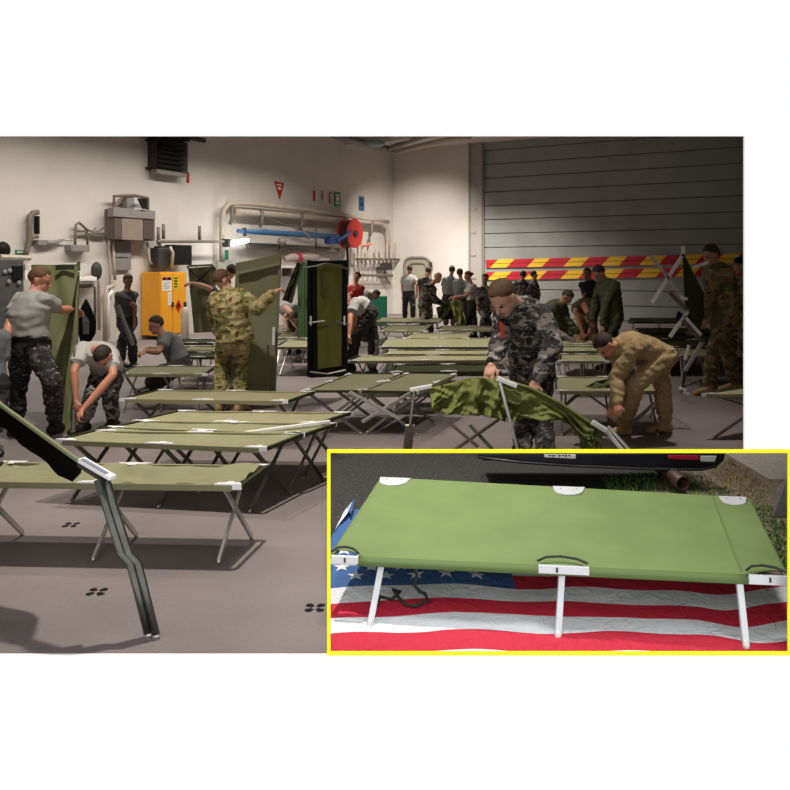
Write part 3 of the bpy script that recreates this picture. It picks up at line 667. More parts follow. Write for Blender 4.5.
for x in (311, 344.5): m = MB(); m.beam(at(x, 316, y-.07), at(x, 325, y-.07), .04, .02); m.build('bracket', M['alu'], t)
# folded dark cot leaning behind
t = empty('folded_camp_cot', at(284, 305, 12.6), 'dark canvas bundle leaning between the camouflage soldier hand and the green locker', 'cot')
canvas_sheet([(297, 262), (302, 264), (292, 303), (282, 300)], 12.6, 'canvas', M['canvas_d'], t, fold=.05, thick=.05)
m = MB(); m.beam(at(303, 262, 12.55), at(290, 303, 12.5), .04, .03); m.build('side_rail', M['dark'], t)
# leaning cot in the near left foreground
t = empty('leaning_camp_cot', atz(152, 637, 0), 'cot tipped up at lower left corner, dark underside and bent steel leg toward viewer', 'cot')
def edge(s): return at(-6+88*s, 399+63*s, 3.95-.32*s)
def lower(s):
    xs = [(-6, 424), (8, 431), (20, 444), (38, 456), (48, 464), (58, 476), (72, 482), (80, 474), (82, 463)]
    k = s*(len(xs)-1); i = min(int(k), len(xs)-2); f_ = k-i; x = xs[i][0]*(1-f_)+xs[i+1][0]*f_; yy = xs[i][1]*(1-f_)+xs[i+1][1]*f_
    return at(x, yy, 4.12-.36*s)
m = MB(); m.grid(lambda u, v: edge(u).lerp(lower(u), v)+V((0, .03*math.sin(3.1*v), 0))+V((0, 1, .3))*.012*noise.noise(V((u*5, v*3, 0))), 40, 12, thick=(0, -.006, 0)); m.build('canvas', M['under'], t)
m = MB(); m.beam(edge(0)+V((0, -.01, 0)), edge(1)+V((0, -.01, 0)), .02, .016); m.build('side_rail', mat('rail_canvas_light', (.17, .18, .09), .85), t, bevel=.004)
b0, b1 = at(81, 459.5, 3.62), at(113, 478, 3.52)
m = MB(); m.beam(b0, b1, .04, .022); bk = m.build('bracket', M['alu_w'], t, bevel=.006)
m = MB(); m.beam(b0.lerp(b1, .08)+V((0, -.012, .0115)), b0.lerp(b1, .85)+V((0, -.012, .0115)), .018, .004); m.build('groove', mat('groove_blue_grey', (.20, .22, .27), .4), bk)
m = MB(); m.beam(at(80, 463, 3.66), at(107, 480, 3.56), .03, .03); m.build('rail_end', M['dark'], t, bevel=.003)
Lp = [at(104, 480, 3.54), at(110, 503, 3.52), at(126, 553, 3.5), at(135, 562, 3.49), at(153, 634, 3.465)]
for nm, off, rr in (('leg', V((-.018, 0, 0)), .021), ('leg', V((.017, -.01, 0)), .017)):
    m = MB(); m.tube([p+off for p in Lp], rr, 12); lg = m.build(nm, mat('leg_steel', (.15, .15, .135), .3, metal=.9, noise_amt=.25, scale=9), t, smooth=True)
    m = MB(); m.cap(Lp[-1]+off-V((0, 0, .004)), Lp[-1]+off+V((0, 0, -.006)), rr*1.12, rr); m.build('foot', M['alu'], lg, smooth=True)
m = MB(); m.beam(at(101, 478, 3.55), at(110, 505, 3.54), .075, .03); m.build('hinge_plate', mat('hinge_dark_steel', (.06, .065, .06), .4, metal=.8), t, bevel=.004)
# half-folded cot handled by the grey camouflage soldier
t = empty('half_folded_camp_cot', atz(408, 452, 0), 'half-folded green cot draped between the hands of the grey camouflage soldier', 'cot')
yN = 6.5
top = [(430, 388), (446, 384), (462, 379), (478, 377), (496, 379), (508, 384)]
bot = [(431, 411), (446, 413), (462, 414), (480, 415), (496, 418), (506, 422)]
def lerpl(L, s): k = s*(len(L)-1); i = min(int(k), len(L)-2); f_ = k-i; return (L[i][0]*(1-f_)+L[i+1][0]*f_, L[i][1]*(1-f_)+L[i+1][1]*f_)
def drape(T, Bm, y0, y1, amp, seed=0, slant=0):
    def f(u, v):
        a = lerpl(T, u); b = lerpl(Bm, u); x = a[0]*(1-v)+b[0]*v; yy = a[1]*(1-v)+b[1]*v
        d = y0*(1-u)+y1*u-.05*v
        fold = noise.noise(V((u*7+seed, v*2+u*5, seed)))+.9*(1-2.5*abs(noise.noise(V((u*6-v*2.5, v*2.2+seed, 2)))))+.5*(1-2.5*abs(noise.noise(V((u*14+v*4, v*3+seed, 6)))))
        return at(x, yy, d)+V((0, -1, .1))*amp*fold*(.3+v)
    return f
m = MB(); m.grid(drape(top, bot, 6.3, 6.2, .085, 1), 70, 26, thick=(0, -.006, 0)); m.build('canvas', M['canvas_g'], t, smooth=True)
top2 = [(500, 380), (530, 389), (560, 404), (590, 424), (604, 432)]; bot2 = [(506, 421), (530, 418), (560, 420), (582, 436), (592, 450)]
m = MB(); m.grid(drape(top2, bot2, 6.2, 6.08, .07, 5), 60, 22, thick=(0, -.006, 0)); m.build('canvas', M['canvas_g'], t, smooth=True)
top3 = [(576, 427), (590, 430), (600, 434)]; bot3 = [(583, 470), (594, 474), (602, 462)]
m = MB(); m.grid(drape(top3, bot3, 6.15, 6.08, .06, 8), 14, 16, thick=(0, -.006, 0)); m.build('canvas', M['canvas_g'], t, smooth=True)
m = MB(); m.grid(lambda u, v: at(*lerpl(top2, u), 6.17-.12*u)+V((0, -.02*math.cos(v*3.14), .022*math.sin(v*3.14))), 20, 6, thick=(0, .004, 0)); m.build('canvas_hem', M['canvas_g'], t, smooth=True)
m = MB(); m.beam(at(410, 390, 6.5), at(432, 386, 6.5), .05, .03); m.build('bracket', M['alu_w'], t, bevel=.004)
m = MB(); m.beam(at(414, 391, 6.45), at(410, 425, 6.42), .055, .02); m.beam(at(410, 425, 6.42), atz(407, 455, .02), .075, .02); m.build('leg', M['alu_d'], t, bevel=.004)
m = MB(); m.beam(at(497, 378, 6.1), at(517, 386, 6.08), .07, .03); m.build('bracket', M['alu_w'], t, bevel=.004)
m = MB(); m.beam(at(500, 382, 6.08), at(521, 462, 6.05), .03, .022); m.build('leg', M['alu'], t, bevel=.003)
m = MB(); m.beam(at(592, 422, 6.02), at(607, 431, 6.0), .06, .035); m.build('bracket', M['alu_w'], t, bevel=.004)
m = MB(); m.beam(at(604, 428, 6.02), at(632, 462, 5.95), .035, .025); m.build('leg', M['alu_w'], t, bevel=.003)
m = MB(); m.beam(at(608, 426, 6.06), at(634, 455, 5.97), .02, .02); m.build('leg', M['alu'], t, bevel=.003)
for a, b in (((432, 408), (478, 447)), ((505, 415), (440, 460)), ((470, 425), (500, 458)), ((350, 392), (400, 419)), ((410, 393), (362, 422))):
    m = MB(); m.beam(at(*a, 6.9), at(*b, 6.75), .032, .02); m.build('leg', M['alu_d'] if a[0] > 420 else M['alu'], t)
# dark folded cot in front of the tan-uniform man
t = empty('half_folded_camp_cot', atz(600, 420, 0), 'dark green half-folded cot being worked on by the bending man in tan', 'cot')
m = MB(); m.grid(drape([(578, 391), (595, 381), (612, 378), (622, 378)], [(574, 396), (592, 392), (608, 392), (622, 386)], 8.0, 7.9, .07, 3), 24, 10, thick=(0, -.006, 0)); m.build('canvas', mat('deep_green_canvas', (.06, .075, .025), .85, noise_amt=.15), t, smooth=True)
m = MB(); m.beam(at(575, 389.5, 8), at(586, 389, 8), .06, .03); m.build('bracket', M['alu_w'], t)
for a, b in (((580, 392), (560, 410)), ((586, 393), (618, 416)), ((640, 398), (626, 418)), ((655, 405), (690, 428)), ((655, 403), (630, 425))):
    m = MB(); m.beam(at(*a, 8), at(*b, 7.95), .04, .02); m.build('leg', M['alu_d'] if a[0] < 600 else M['alu'], t)
# upright scissor-legged cot at right
y = 9.6
t = empty('upright_folded_camp_cot', at(685, 395, y), 'upright cot with bright zigzag scissor legs and dark canvas beside the right soldier', 'cot')
m = MB(); P = [at(*p, y+.05) for p in [(683, 252), (688, 262), (697, 280), (704, 293), (704, 316), (699, 335), (690, 325), (686, 311)]]; m.prism(P, (0, .03, 0)); m.build('canvas', M['canvas_d'], t)
for a, b, w, mm in [((651, 256), (685, 299), .035, 'alu'), ((682, 256), (652, 303), .04, 'alu_w'), ((683, 246), (683, 254), .04, 'alu_w'), ((669, 292), (688, 311), .045, 'alu_d'), ((688, 311), (670, 337), .04, 'alu_w'),
        ((684, 316), (701, 335), .035, 'alu_w'), ((682, 320), (703, 342), .045, 'alu_d'), ((703, 341), (685, 371), .04, 'alu'), ((689, 345), (685, 360), .03, 'alu_w'), ((685, 371), (682, 393), .03, 'canvas_d'), ((693, 267.5), (708, 262), .035, 'alu_w')]:
    m = MB(); m.beam(at(*a, y), at(*b, y), w, .02, up=(0, 1, 0)); m.build('leg' if w > .03 else 'end_bar', M[mm], t)
for p in ((684, 297), (683, 388), (686, 392)): m = MB(); m.beam(at(p[0]-3, p[1], y-.03), at(p[0]+3, p[1]+2, y-.03), .05, .03); m.build('bracket', M['alu_w'], t)
m = MB(); m.prism([at(679, 311, y), at(685, 316, y), at(683, 326, y), at(676, 318, y)], (0, .03, 0)); m.build('canvas_fold', M['black'], t)
# bright canvas held by the far group
t = empty('folded_camp_cot', atz(466, 334, 0), 'bright yellow-green cot canvas held by the woman in pale tee', 'cot')
m = MB(); m.grid(drape([(450, 302), (455, 299), (461, 301)], [(457, 326), (462, 326), (466, 323)], 18, 17.9, .12, 4), 12, 16, thick=(0, -.01, 0)); m.build('canvas', M['lite'], t, smooth=True)
m = MB(); m.grid(drape([(436, 308), (446, 303), (455, 298)], [(438, 318), (446, 320), (456, 318)], 18.4, 18.1, .1, 4), 12, 10, thick=(0, -.01, 0)); m.build('canvas', M['canvas_d'], t, smooth=True)
m = MB(); m.beam(at(463, 323, 17.9), at(467, 333, 17.9), .09, .04); m.build('leg', M['white'], t)
m = MB(); m.beam(at(457, 322, 17.9), at(453, 334, 17.9), .07, .04); m.build('leg', M['alu'], t)
# long pale loose pole lying on the pushed-together cots
m = MB(); m.beam(at(244, 433, 5.75), at(330, 421.5, 5.95), .03, .022); o = m.build('spare_pole', M['alu_w'], bevel=.003); tag(o, 'pale loose end pole laid across the touching cots', 'pole')
# deck tie-downs (cloverleaf recesses)
for i, (px, py) in enumerate([(97, 592), (315, 608), (71, 525)]):
    c = atz(px, py, 0); m = MB(); r = .062
    for k in range(4):
        a = math.pi/4+k*math.pi/2; p = c+V((math.cos(a)*.034, math.sin(a)*.034, 0)); d = V((math.cos(a), math.sin(a), 0)); s = d.cross(V((0, 0, 1)))
        m.prism([p-d*.018-s*.01, p+d*.012-s*.019, p+d*.024, p+d*.012+s*.019, p-d*.018+s*.01], (0, 0, .003))
    o = m.build('deck_tie_down', M['black']); tag(o, ['cloverleaf tie-down fitting in front of the nearest cot', 'cloverleaf tie-down fitting beside the yellow frame', 'cloverleaf tie-down fitting under the nearest cot'][i], 'deck fitting', 'deck tie-down fittings')
    
# ------------------------------------------------------------------ fittings on the walls
def thingpart(t, name, mb, m, **k): return mb.build(name, M[m] if isinstance(m, str) else m, t, **k)
# dark vent box high on the wall
t = empty('air_vent', wp(170, 176, .1), 'dark boxy air vent high on the left wall', 'vent')
m = MB(); wbox(m, 157, 140, 188, 172, 0, .3); thingpart(t, 'body', m, 'dark', bevel=.01)
for i in range(6): m = MB(); wbox(m, 158, 143+i*4.6, 185, 145.5+i*4.6, .35, .38); thingpart(t, 'louvre', m, 'black')
m = MB(); wbox(m, 153, 131, 190, 138, 0, .4); thingpart(t, 'hood', m, 'black')
m = MB(); wbox(m, 188, 172, 189.5, 183, .2, .25); thingpart(t, 'red_tag', m, 'red')
m = MB(); wbox(m, 157, 171, 187, 175, .1, .3); thingpart(t, 'lower_rail', m, 'grey')
for k, (a, b) in enumerate([((148, 139.5), (152, 141)), ((148, 167), (152, 169)), ((190, 136.8), (206, 140.8))]):
    m = MB(); wbox(m, a[0], a[1], b[0], b[1], 0, .1); o = m.build('mounting_lug', M['dark']); tag(o, ['small dark lug left of the vent, upper', 'small dark lug left of the vent, lower', 'dark lug right of the vent under the top edge'][k], 'lug')
# hose and bracket at left
t = empty('hanging_hose', wp(30, 255, .1), 'dark hose with handle hanging in an upside-down U at far left', 'hose')
m = MB(); wtube(m, [(25, 256), (27, 250), (29, 240), (29.5, 225), (29.5, 217), (33, 213), (38, 212)], .12, .055); thingpart(t, 'hose', m, 'pipe_dark', smooth=True)
m = MB(); wtube(m, [(29.5, 239), (34, 236.5), (38, 236.5)], .12, .04); thingpart(t, 'branch', m, 'pipe_dark', smooth=True)
m = MB(); wbox(m, 37, 216, 40, 234, .05, .15); thingpart(t, 'handle', m, 'black', bevel=.01)
m = MB(); wbox(m, 38, 240, 47, 245, .0, .15); wtube(m, [(46, 242.5), (53, 243), (59, 241), (64, 239.5)], .1, [.05, .05, .035, .02]); thingpart(t, 'nozzle', m, 'grey', smooth=False)
m = MB(); wtube(m, [(64, 240), (69, 241), (73, 240)], .1, .01); thingpart(t, 'cord', m, 'pipe_dark')
t = empty('tubular_bracket', wp(80, 250, .1), 'grey box hanging in a tubular wall bracket', 'bracket')
m = MB(); wbox(m, 71, 245, 90, 251.5, 0, .2); thingpart(t, 'box', m, 'grey', bevel=.01)
m = MB(); wtube(m, [(75, 245), (75.5, 235), (76, 225), (79, 222.5), (83, 226), (88, 231)], .12, .03); wtube(m, [(76, 231), (85, 231), (87.5, 235), (87.5, 245)], .12, .025); thingpart(t, 'frame', m, 'pipe_dark', smooth=True)
for i, p in enumerate([[(88, 230), (95, 233), (106, 233.5)], [(87, 233), (96, 236), (105, 235.5)], [(90, 234), (100, 230), (104, 228)], [(92, 232), (96, 228)]]):
    m = MB(); wtube(m, p, .1, .022); thingpart(t, 'hook', m, 'pipe_dark')
# mounted brown cabinet with frame
t = empty('steel_cabinet', wp(133, 242, .2), 'brown steel cabinet hung on the wall with an open frame above', 'cabinet')
m = MB(); wbox(m, 114, 210, 155, 240, 0, .3); thingpart(t, 'body', m, 'brown', bevel=.01)
m = MB(); wbox(m, 122, 218, 143, 240, .31, .35); thingpart(t, 'front_panel', m, mat('cabinet_panel', (.24, .19, .16), .6, noise_amt=.15))
m = MB(); wbox(m, 143.5, 218, 153.5, 239, .31, .35); thingpart(t, 'side_panel', m, mat('cabinet_dark_panel', (.075, .05, .045), .6))
m = MB(); wbox(m, 114.5, 218, 121.5, 239, .31, .35); thingpart(t, 'side_panel', m, mat('cabinet_dark_panel_b', (.09, .07, .06), .6))
m = MB(); wbox(m, 113.5, 209, 155.5, 218, .2, .38); thingpart(t, 'top_rim', m, 'grey', bevel=.01)
m = MB(); wtube(m, [(114, 210), (114, 196), (134, 195.5), (148, 198), (148, 210)], .25, .035); wtube(m, [(114, 208), (122, 197)], .25, .03); thingpart(t, 'frame', m, 'brown')
m = MB(); wbox(m, 127, 196, 134, 210, .1, .25); thingpart(t, 'upright_plate', m, 'grey')
m = MB(); m.prism([wp(x, y_, .44) for x, y_ in [(138, 198.5), (147.5, 198.5), (147.5, 209), (143, 209)]], -NL*.03); thingpart(t, 'gusset', m, 'black')
m = MB(); wbox(m, 115.5, 241, 131, 257, 0, .1); wbox(m, 115.5, 257.5, 131, 270, 0, .08); thingpart(t, 'lower_panel', m, 'grey')
# pipes beside the cabinet
def wallpipe(pts, r, off, mm, label, name='steel_pipe', cat='pipe', group=None):
    m = MB(); wtube(m, pts, off, r); o = m.build(name, M[mm], smooth=True); tag(o, label, cat, group); return o
wallpipe([(109, 228), (109, 252), (110, 262), (110, 300)], .025, .1, 'pipe', 'thin pale pipe down the wall left of the brown cabinet')
wallpipe([(113, 228), (114, 262), (115, 280)], .03, .1, 'pipe', 'pale pipe down the wall touching the brown cabinet')
wallpipe([(99, 330), (99, 282), (96, 277), (83, 277)], .035, .2, 'pipe', 'bent pipe at the white wall basin')
wallpipe([(95, 330), (95, 288), (90, 283)], .03, .25, 'pipe_dark', 'dark drain pipe under the white wall basin')
wallpipe([(105, 345), (105, 296), (107, 288), (113, 286)], .05, .2, 'pipe', 'thick pale pipe bending right by the dark standing man')
wallpipe([(108, 340), (108.5, 296), (112, 291)], .035, .25, 'white', 'white pipe just right of the thick bent pipe')
wallpipe([(147, 242), (150, 262), (157, 268)], .03, .15, 'pipe', 'curved cable running down to the yellow cabinet')
wallpipe([(160, 240), (160, 268)], .03, .2, 'pipe_dark', 'dark riser above the yellow cabinet')
# basin
t = empty('wash_basin', wp(88, 285, .2), 'white rectangular basin on the wall behind the green upright cot', 'basin')
m = MB(); wbox(m, 80, 277, 97, 281, 0, .35); wbox(m, 82, 281, 94, 284, 0, .3); thingpart(t, 'bowl', m, 'white', bevel=.01)
m = MB(); wbox(m, 84, 284, 92, 288, .05, .2); thingpart(t, 'valve_block', m, 'pipe_dark')
m = MB(); c = wp(96.5, 271, .2); m.ell(c, DL*.13, V((0, 0, .2)), NL*.08); o = m.build('alarm_bell', M['dark'], smooth=True); tag(o, 'round dark bell above the right end of the white basin', 'bell')
m = MB(); c = wp(3, 250, .3); m.ell(c, DL*.14, V((0, 0, .16)), NL*.1); o = m.build('round_speaker', M['black'], smooth=True); tag(o, 'round black speaker at the far left edge', 'speaker')
# dark machinery at the far left
t = empty('switchboard', wp(10, 330, .4), 'dark grey switchboard with dials behind the heavy man in grey tee', 'switchboard')
m = MB(); wbox(m, -14, 259, 24, 352, 0, .7); thingpart(t, 'body', m, mat('switch_grey', (.07, .07, .07), .6, noise_amt=.2), bevel=.02)
for x, y_ in ((5, 272), (10, 271), (18, 273), (9, 282), (19, 283)):
    m = MB(); m.ell(wp(x, y_, .72), DL*.045, V((0, 0, .045)), NL*.02); thingpart(t, 'dial', m, 'grey')
m = MB(); wbox(m, 13, 266, 23, 279, .7, .74); thingpart(t, 'panel', m, 'black')
m = MB(); wtube(m, [(0, 257), (30, 258)], .4, .05); thingpart(t, 'conduit', m, 'pipe')
m = MB(); wbox(m, 25, 264, 31, 280, .1, .3); o = m.build('junction_box', M['white'], bevel=.01); tag(o, 'white junction box above the heavy man, left of the green panel', 'box')
m = MB(); wbox(m, 16, 250, 27, 254, 0, .03); o = m.build('exit_sign', M['sgreen']); tag(o, 'small dark green sign at far left above the switchboard', 'sign')
for i in range(4):
    q_ = MB(); wbox(q_, 17.5+i*2.2, 251, 18.8+i*2.2, 253, .03, .04); q_.build('sign_marking', M['white'], o)
# black coiled bag on the wall
t = empty('hanging_bag', wp(86, 345, .4), 'black leaf-shaped bag of coiled cable hanging beyond the upright green cot', 'bag')
m = MB(); y_ = 10.5
m.loft([(at(86, 299, y_), V((.01, 0, 0)), V((0, .01, 0))), (at(86, 308, y_), V((.07, 0, 0)), V((0, .05, 0))), (at(86.5, 322, y_), V((.13, 0, 0)), V((0, .09, 0))), (at(87, 334, y_), V((.11, 0, 0)), V((0, .09, 0))), (at(85, 345, y_), V((.05, 0, 0)), V((0, .05, 0)))], 14); thingpart(t, 'body', m, 'black', smooth=True)
for i in range(5): m = MB(); m.tube([at(83+i, 311+2*i, y_-.1), at(83.5+i*1.2, 322, y_-.12), at(84+i, 334, y_-.1)], .012, 5); thingpart(t, 'cable_loop', m, 'grey')
# yellow cabinet
t = empty('flammables_cabinet', wp(160, 337, .5), 'yellow flammable-liquids cabinet with warning labels against the left wall', 'cabinet')
cw = .62
def cpt(px, py, off): return wp(px, py, off)
m = MB(); a = cpt(160, 300, cw); b = cpt(186, 300, cw); zt = cpt(172, 272, cw).z; zb = cpt(172, 335, cw).z+.0
u_ = (b-a).normalized()
m.prism([up(a, zb), up(b, zb), up(b, zt), up(a, zt)], -NL*.58); thingpart(t, 'body', m, 'orange', bevel=.008)
# label helper on the front
fa = cpt(160, 300, cw+.004)
def fl_(mb, x0, y0_, x1, y1_, o0=.0, o1=.006): return wbox(mb, x0, y0_, x1, y1_, cw+o0, cw+o1)
m = MB(); fl_(m, 161, 273.5, 172.4, 333, 0, .014); d1 = thingpart(t, 'door', m, 'orange', bevel=.004)
m = MB(); fl_(m, 173, 273.5, 184.6, 333, 0, .014); d2 = thingpart(t, 'door', m, 'orange', bevel=.004)
m = MB(); fl_(m, 162.3, 277, 171.5, 291, .014, .018); lb = thingpart(d1, 'warning_label', m, 'white')
m = MB(); fl_(m, 173.5, 275.5, 178, 290, .014, .018); thingpart(d2, 'yellow_label', m, mat('label_yellow', (.6, .5, .02), .6))
m = MB(); fl_(m, 168, 292.5, 171.5, 305, .014, .018); thingpart(d1, 'white_label', m, 'white')
M['labelblack'] = M['black']
m = MB(); fl_(m, 162.5, 277.2, 171.3, 280.3, .018, .02); thingpart(t, 'label_band', m, 'black')
m = MB(); fl_(m, 165.5, 277.6, 168, 279.8, .02, .022); thingpart(t, 'label_symbol', m, 'red')
for i in range(4): m = MB(); fl_(m, 163.3, 282.5+i*2, 170.4-(i % 2)*1.5, 283.2+i*2, .018, .02); thingpart(t, 'label_text', m, 'grey')
for i in range(4): m = MB(); fl_(m, 174.2, 277.5+i*2.8, 177.4, 279+i*2.8, .018, .02); thingpart(t, 'label_text', m, 'black')
for i in range(4): m = MB(); fl_(m, 168.8, 294.5+i*2.4, 170.8, 295.2+i*2.4, .018, .02); thingpart(t, 'label_text', m, 'grey')
m = MB(); m.prism([wp(x, y_, cw+.02) for x, y_ in [(178.5, 299.5), (181.7, 306), (178.5, 313), (175.3, 306)]], -NL*.005); thingpart(t, 'hazard_diamond', m, 'red')
m = MB(); m.prism([wp(x, y_, cw+.022) for x, y_ in [(178.5, 302.5), (179.6, 305), (179.2, 307.2), (177.7, 307.2), (177.3, 305)]], -NL*.003); thingpart(t, 'flame_symbol', m, 'black')
m = MB(); fl_(m, 172.6, 302, 174, 307, .014, .05); thingpart(t, 'handle', m, 'dark')
# shelf rail and black monitor above the yellow cabinet
m = MB(); wtube(m, [(157, 241.5), (226, 241.5)], .35, .035); o = m.build('long_rail', M['pipe_dark']); tag(o, 'dark horizontal rail on the wall above the yellow cabinet', 'rail')
for x, a_, b_, lab in ((158.5, 227, 245, 'short dark post on the rail, left of two near the brown cabinet'), (163.5, 224, 239, 'short dark post on the rail, right of two near the brown cabinet'), (199.5, 226, 241, 'lone dark post standing on the rail')):
    wallpipe([(x, a_), (x, b_)], .04, .3, 'pipe_dark', lab, 'short_post', 'post')
m = MB(); wbox(m, 174, 245, 192, 265, .1, .4); o = m.build('black_box', M['black'], bevel=.01); tag(o, 'large black box hung under the rail above the yellow cabinet', 'box')
m = MB(); wbox(m, 158, 248, 170, 268, .1, .35); wbox(m, 160, 246, 168, 249, .1, .3); o = m.build('cable_bundle', M['dark'], bevel=.02); tag(o, 'dark cluttered cable box left of the large black box', 'box')
wallpipe([(170, 247), (172.5, 252), (172, 268)], .04, .45, 'pipe', 'pale short pipe between the two dark boxes')
# big U pipe and the lower pipes
wallpipe([(222, 262), (222, 220), (223.5, 210), (228, 204.5), (238, 203), (262, 204.8), (300, 209), (345, 215.5), (370, 219.5), (388, 222)], .07, .25, 'pipe', 'long thick pipe arching along the wall above the blue pole')
wallpipe([(236, 212), (262, 214), (310, 217.5), (350, 220.5), (380, 223), (386, 227), (388, 238), (388.5, 248)], .10, .2, 'pipe', 'thick lower pipe that turns down beside the tool rack')
wallpipe([(248, 246), (275, 247), (320, 249.5), (338, 251)], .09, .15, 'grey', 'grey pipe running below the blue pole')
for i, x in enumerate((232, 262, 302, 345, 372)):
    wallpipe([(x, 205+(x-232)*.11), (x, 219+(x-232)*.08), (x-2, 224+(x-232)*.08)], .05, .3, 'pipe_dark', 'pipe clamp on the long wall pipe, '+['leftmost', 'above the left half of the blue pole', 'above the middle of the blue pole', 'just left of the red reel', 'right of the red reel'][i], 'pipe_clamp', 'clamp', 'clamps along the long wall pipe')
wallpipe([(316, 222), (316, 254)], .02, .2, 'pipe_dark', 'thin vertical cable crossing behind the blue pole')
wallpipe([(268, 218), (300, 230), (328, 236)], .015, .3, 'pipe_dark', 'thin slanting cable above the blue pole')
t = empty('davit_pole', wp(290, 240, .5), 'long blue pole fixed horizontally to the left wall', 'pole')
m = MB(); wtube(m, [(238, 231), (262, 232.3), (300, 234.5), (338, 237)], .5, [.055, .075, .08, .085], n=10); thingpart(t, 'pole', m, 'blue', smooth=True)
m = MB(); wtube(m, [(244, 228), (245, 236)], .52, .05); thingpart(t, 'end_fitting', m, 'dark')
m = MB(); wbox(m, 331, 236, 340, 244, .4, .65); thingpart(t, 'swivel', m, mat('deep_blue', (.03, .07, .24), .5), bevel=.02)
m = MB(); wtube(m, [(304, 232), (309, 238)], .55, .05); thingpart(t, 'clamp', m, 'grey')
# red reel
t = empty('hose_reel', wp(353, 247, .5), 'large round red hose reel on the left wall at the end of the blue pole', 'reel')
c = wp(353, 233.5, .55); zv = V((0, 0, 1))
def disc(mb, c, r, w, n=28): return mb.loft([(c-NL*w, DL*r*.98, zv*r*.98), (c-NL*w*.9, DL*r, zv*r), (c+NL*w*.9, DL*r, zv*r), (c+NL*w, DL*r*.98, zv*r*.98)], n)
R = 14.6/800*c.y
m = MB(); disc(m, c-NL*.25, R*1.05, .03); thingpart(t, 'rear_flange', m, 'red', smooth=False)
m = MB(); disc(m, c-NL*.1, R*.9, .14); thingpart(t, 'hose_coil', m, 'dark')
m = MB(); disc(m, c+NL*.06, R*1.0, .02); thingpart(t, 'front_flange', m, 'red')
m = MB(); disc(m, c+NL*.1, R*.22, .04, 16); thingpart(t, 'hub', m, 'dark')
m = MB(); m.tube([wp(338, 241, .72), wp(345, 236, .72), wp(351, 231.5, .72)], .05, 8); thingpart(t, 'arm', m, mat('arm_blue', (.04, .08, .28), .5), smooth=True)
m = MB(); m.tube([wp(347, 246, .6), wp(348, 262, .6), wp(347.5, 285, .6)], .035, 8); thingpart(t, 'hose_tail', m, 'black')
# signs
def sign(name, x0, y0_, x1, y1_, mm, label, extra=(), wall='L'):
    m = MB(); wbox(m, x0, y0_, x1, y1_, 0, .03, wall); o = m.build(name, M[mm]); tag(o, label, 'sign')
    for (a, b, c_, d, em) in extra: q_ = MB(); wbox(q_, a, b, c_, d, .03, .04, wall); q_.build('marking', M[em], o)
    return o
m = MB(); m.prism([wp(x, y_, .03) for x, y_ in [(275, 181.2), (284.3, 183.2), (280.2, 199.3)]], -NL*.03); o = m.build('triangular_sign', M['red']); tag(o, 'red upside-down triangle sign on the left wall', 'sign')
for pts in ([(277, 184), (281.5, 184.8), (281.3, 186), (277.2, 185.2)], [(277.8, 187), (281, 187.6), (280.8, 190), (278.4, 189)]):
    m = MB(); m.prism([wp(x, y_, .045) for x, y_ in pts], -NL*.015); m.build('marking', M['white'], o)
sign('notice_sign', 313.8, 190.5, 315.6, 201, 'red', 'narrow red sign, leftmost of the small signs beyond the triangle')
sign('notice_sign', 322, 190.5, 323.6, 202.5, 'pipe', 'narrow pale sign between two narrow red signs', [(322.3, 193, 323.3, 200, 'red')])
sign('notice_sign', 329.7, 192.5, 332.2, 203.5, 'red', 'narrow red sign just left of the green sign', [(330.3, 194, 331.6, 202, 'pipe')])
sign('notice_sign', 334.8, 192, 340.6, 206.5, 'sgreen', 'green sign with white symbol on the left wall', [(336, 194.5, 339.3, 196.2, 'white'), (336.3, 197.5, 339, 201, 'white'), (336, 202.3, 339.3, 203.6, 'white')])
sign('notice_sign', 359.4, 196.5, 364.3, 210.3, 'blue', 'blue sign on the wall above the red reel', [(360.6, 199, 363.2, 200.3, 'dark'), (360.6, 202, 363.2, 206, 'dark')])
sign('notice_sign', 223, 250, 228.5, 259, 'sgreen', 'green sign beside the bright lamp behind the camouflage soldier')
# bright work lamp
t = empty('work_lamp', wp(236, 250, .4), 'glowing tubular work lamp above the camouflage soldier', 'lamp')
M['glow'] = mat('lamp_glow', (1, 1, 1), .5, emit=(1, .97, .88), estr=4)
m = MB(); m.cap(wp(231, 243.5, .45), wp(247, 240.5, .45), .075, .06); thingpart(t, 'tube', m, 'glow', smooth=True)
m = MB(); wbox(m, 228.5, 239, 231, 247, .3, .5); thingpart(t, 'holder', m, 'dark')
l = bpy.data.lights.new('work_lamp_light', 'POINT'); l.energy = 14; l.color = (.95, 1, .95); l.shadow_soft_size = .1; lo = bpy.data.objects.new('work_lamp_light', l); COL.objects.link(lo); lo.location = wp(236, 246, .75)
# red and white fittings above the panels
t = empty('pump_unit', wp(302, 264, .4), 'white fitting with a red band above the leaning dark canvas', 'pump')
m = MB(); wtube(m, [(286, 259), (292, 258), (310, 258), (318, 257)], .4, [.09, .13, .13, .08], n=10); thingpart(t, 'body', m, mat('pale_pink_metal', (.40, .33, .31), .6), smooth=True)
m = MB(); wtube(m, [(295.5, 258), (299, 258)], .4, .15, n=10); thingpart(t, 'red_band', m, 'red')
m = MB(); wbox(m, 280, 265, 300, 268, .2, .5); thingpart(t, 'shelf', m, 'white')
m = MB(); wbox(m, 288, 268, 291, 276, .2, .4); thingpart(t, 'bracket', m, 'dark')
t = empty('floodlight', wp(282, 246, .5), 'small dark round floodlight under the blue pole', 'lamp')
m = MB(); m.ell(wp(282, 241.5, .5), DL*.14, zv*.12, NL*.12); thingpart(t, 'housing', m, 'grey', smooth=True)
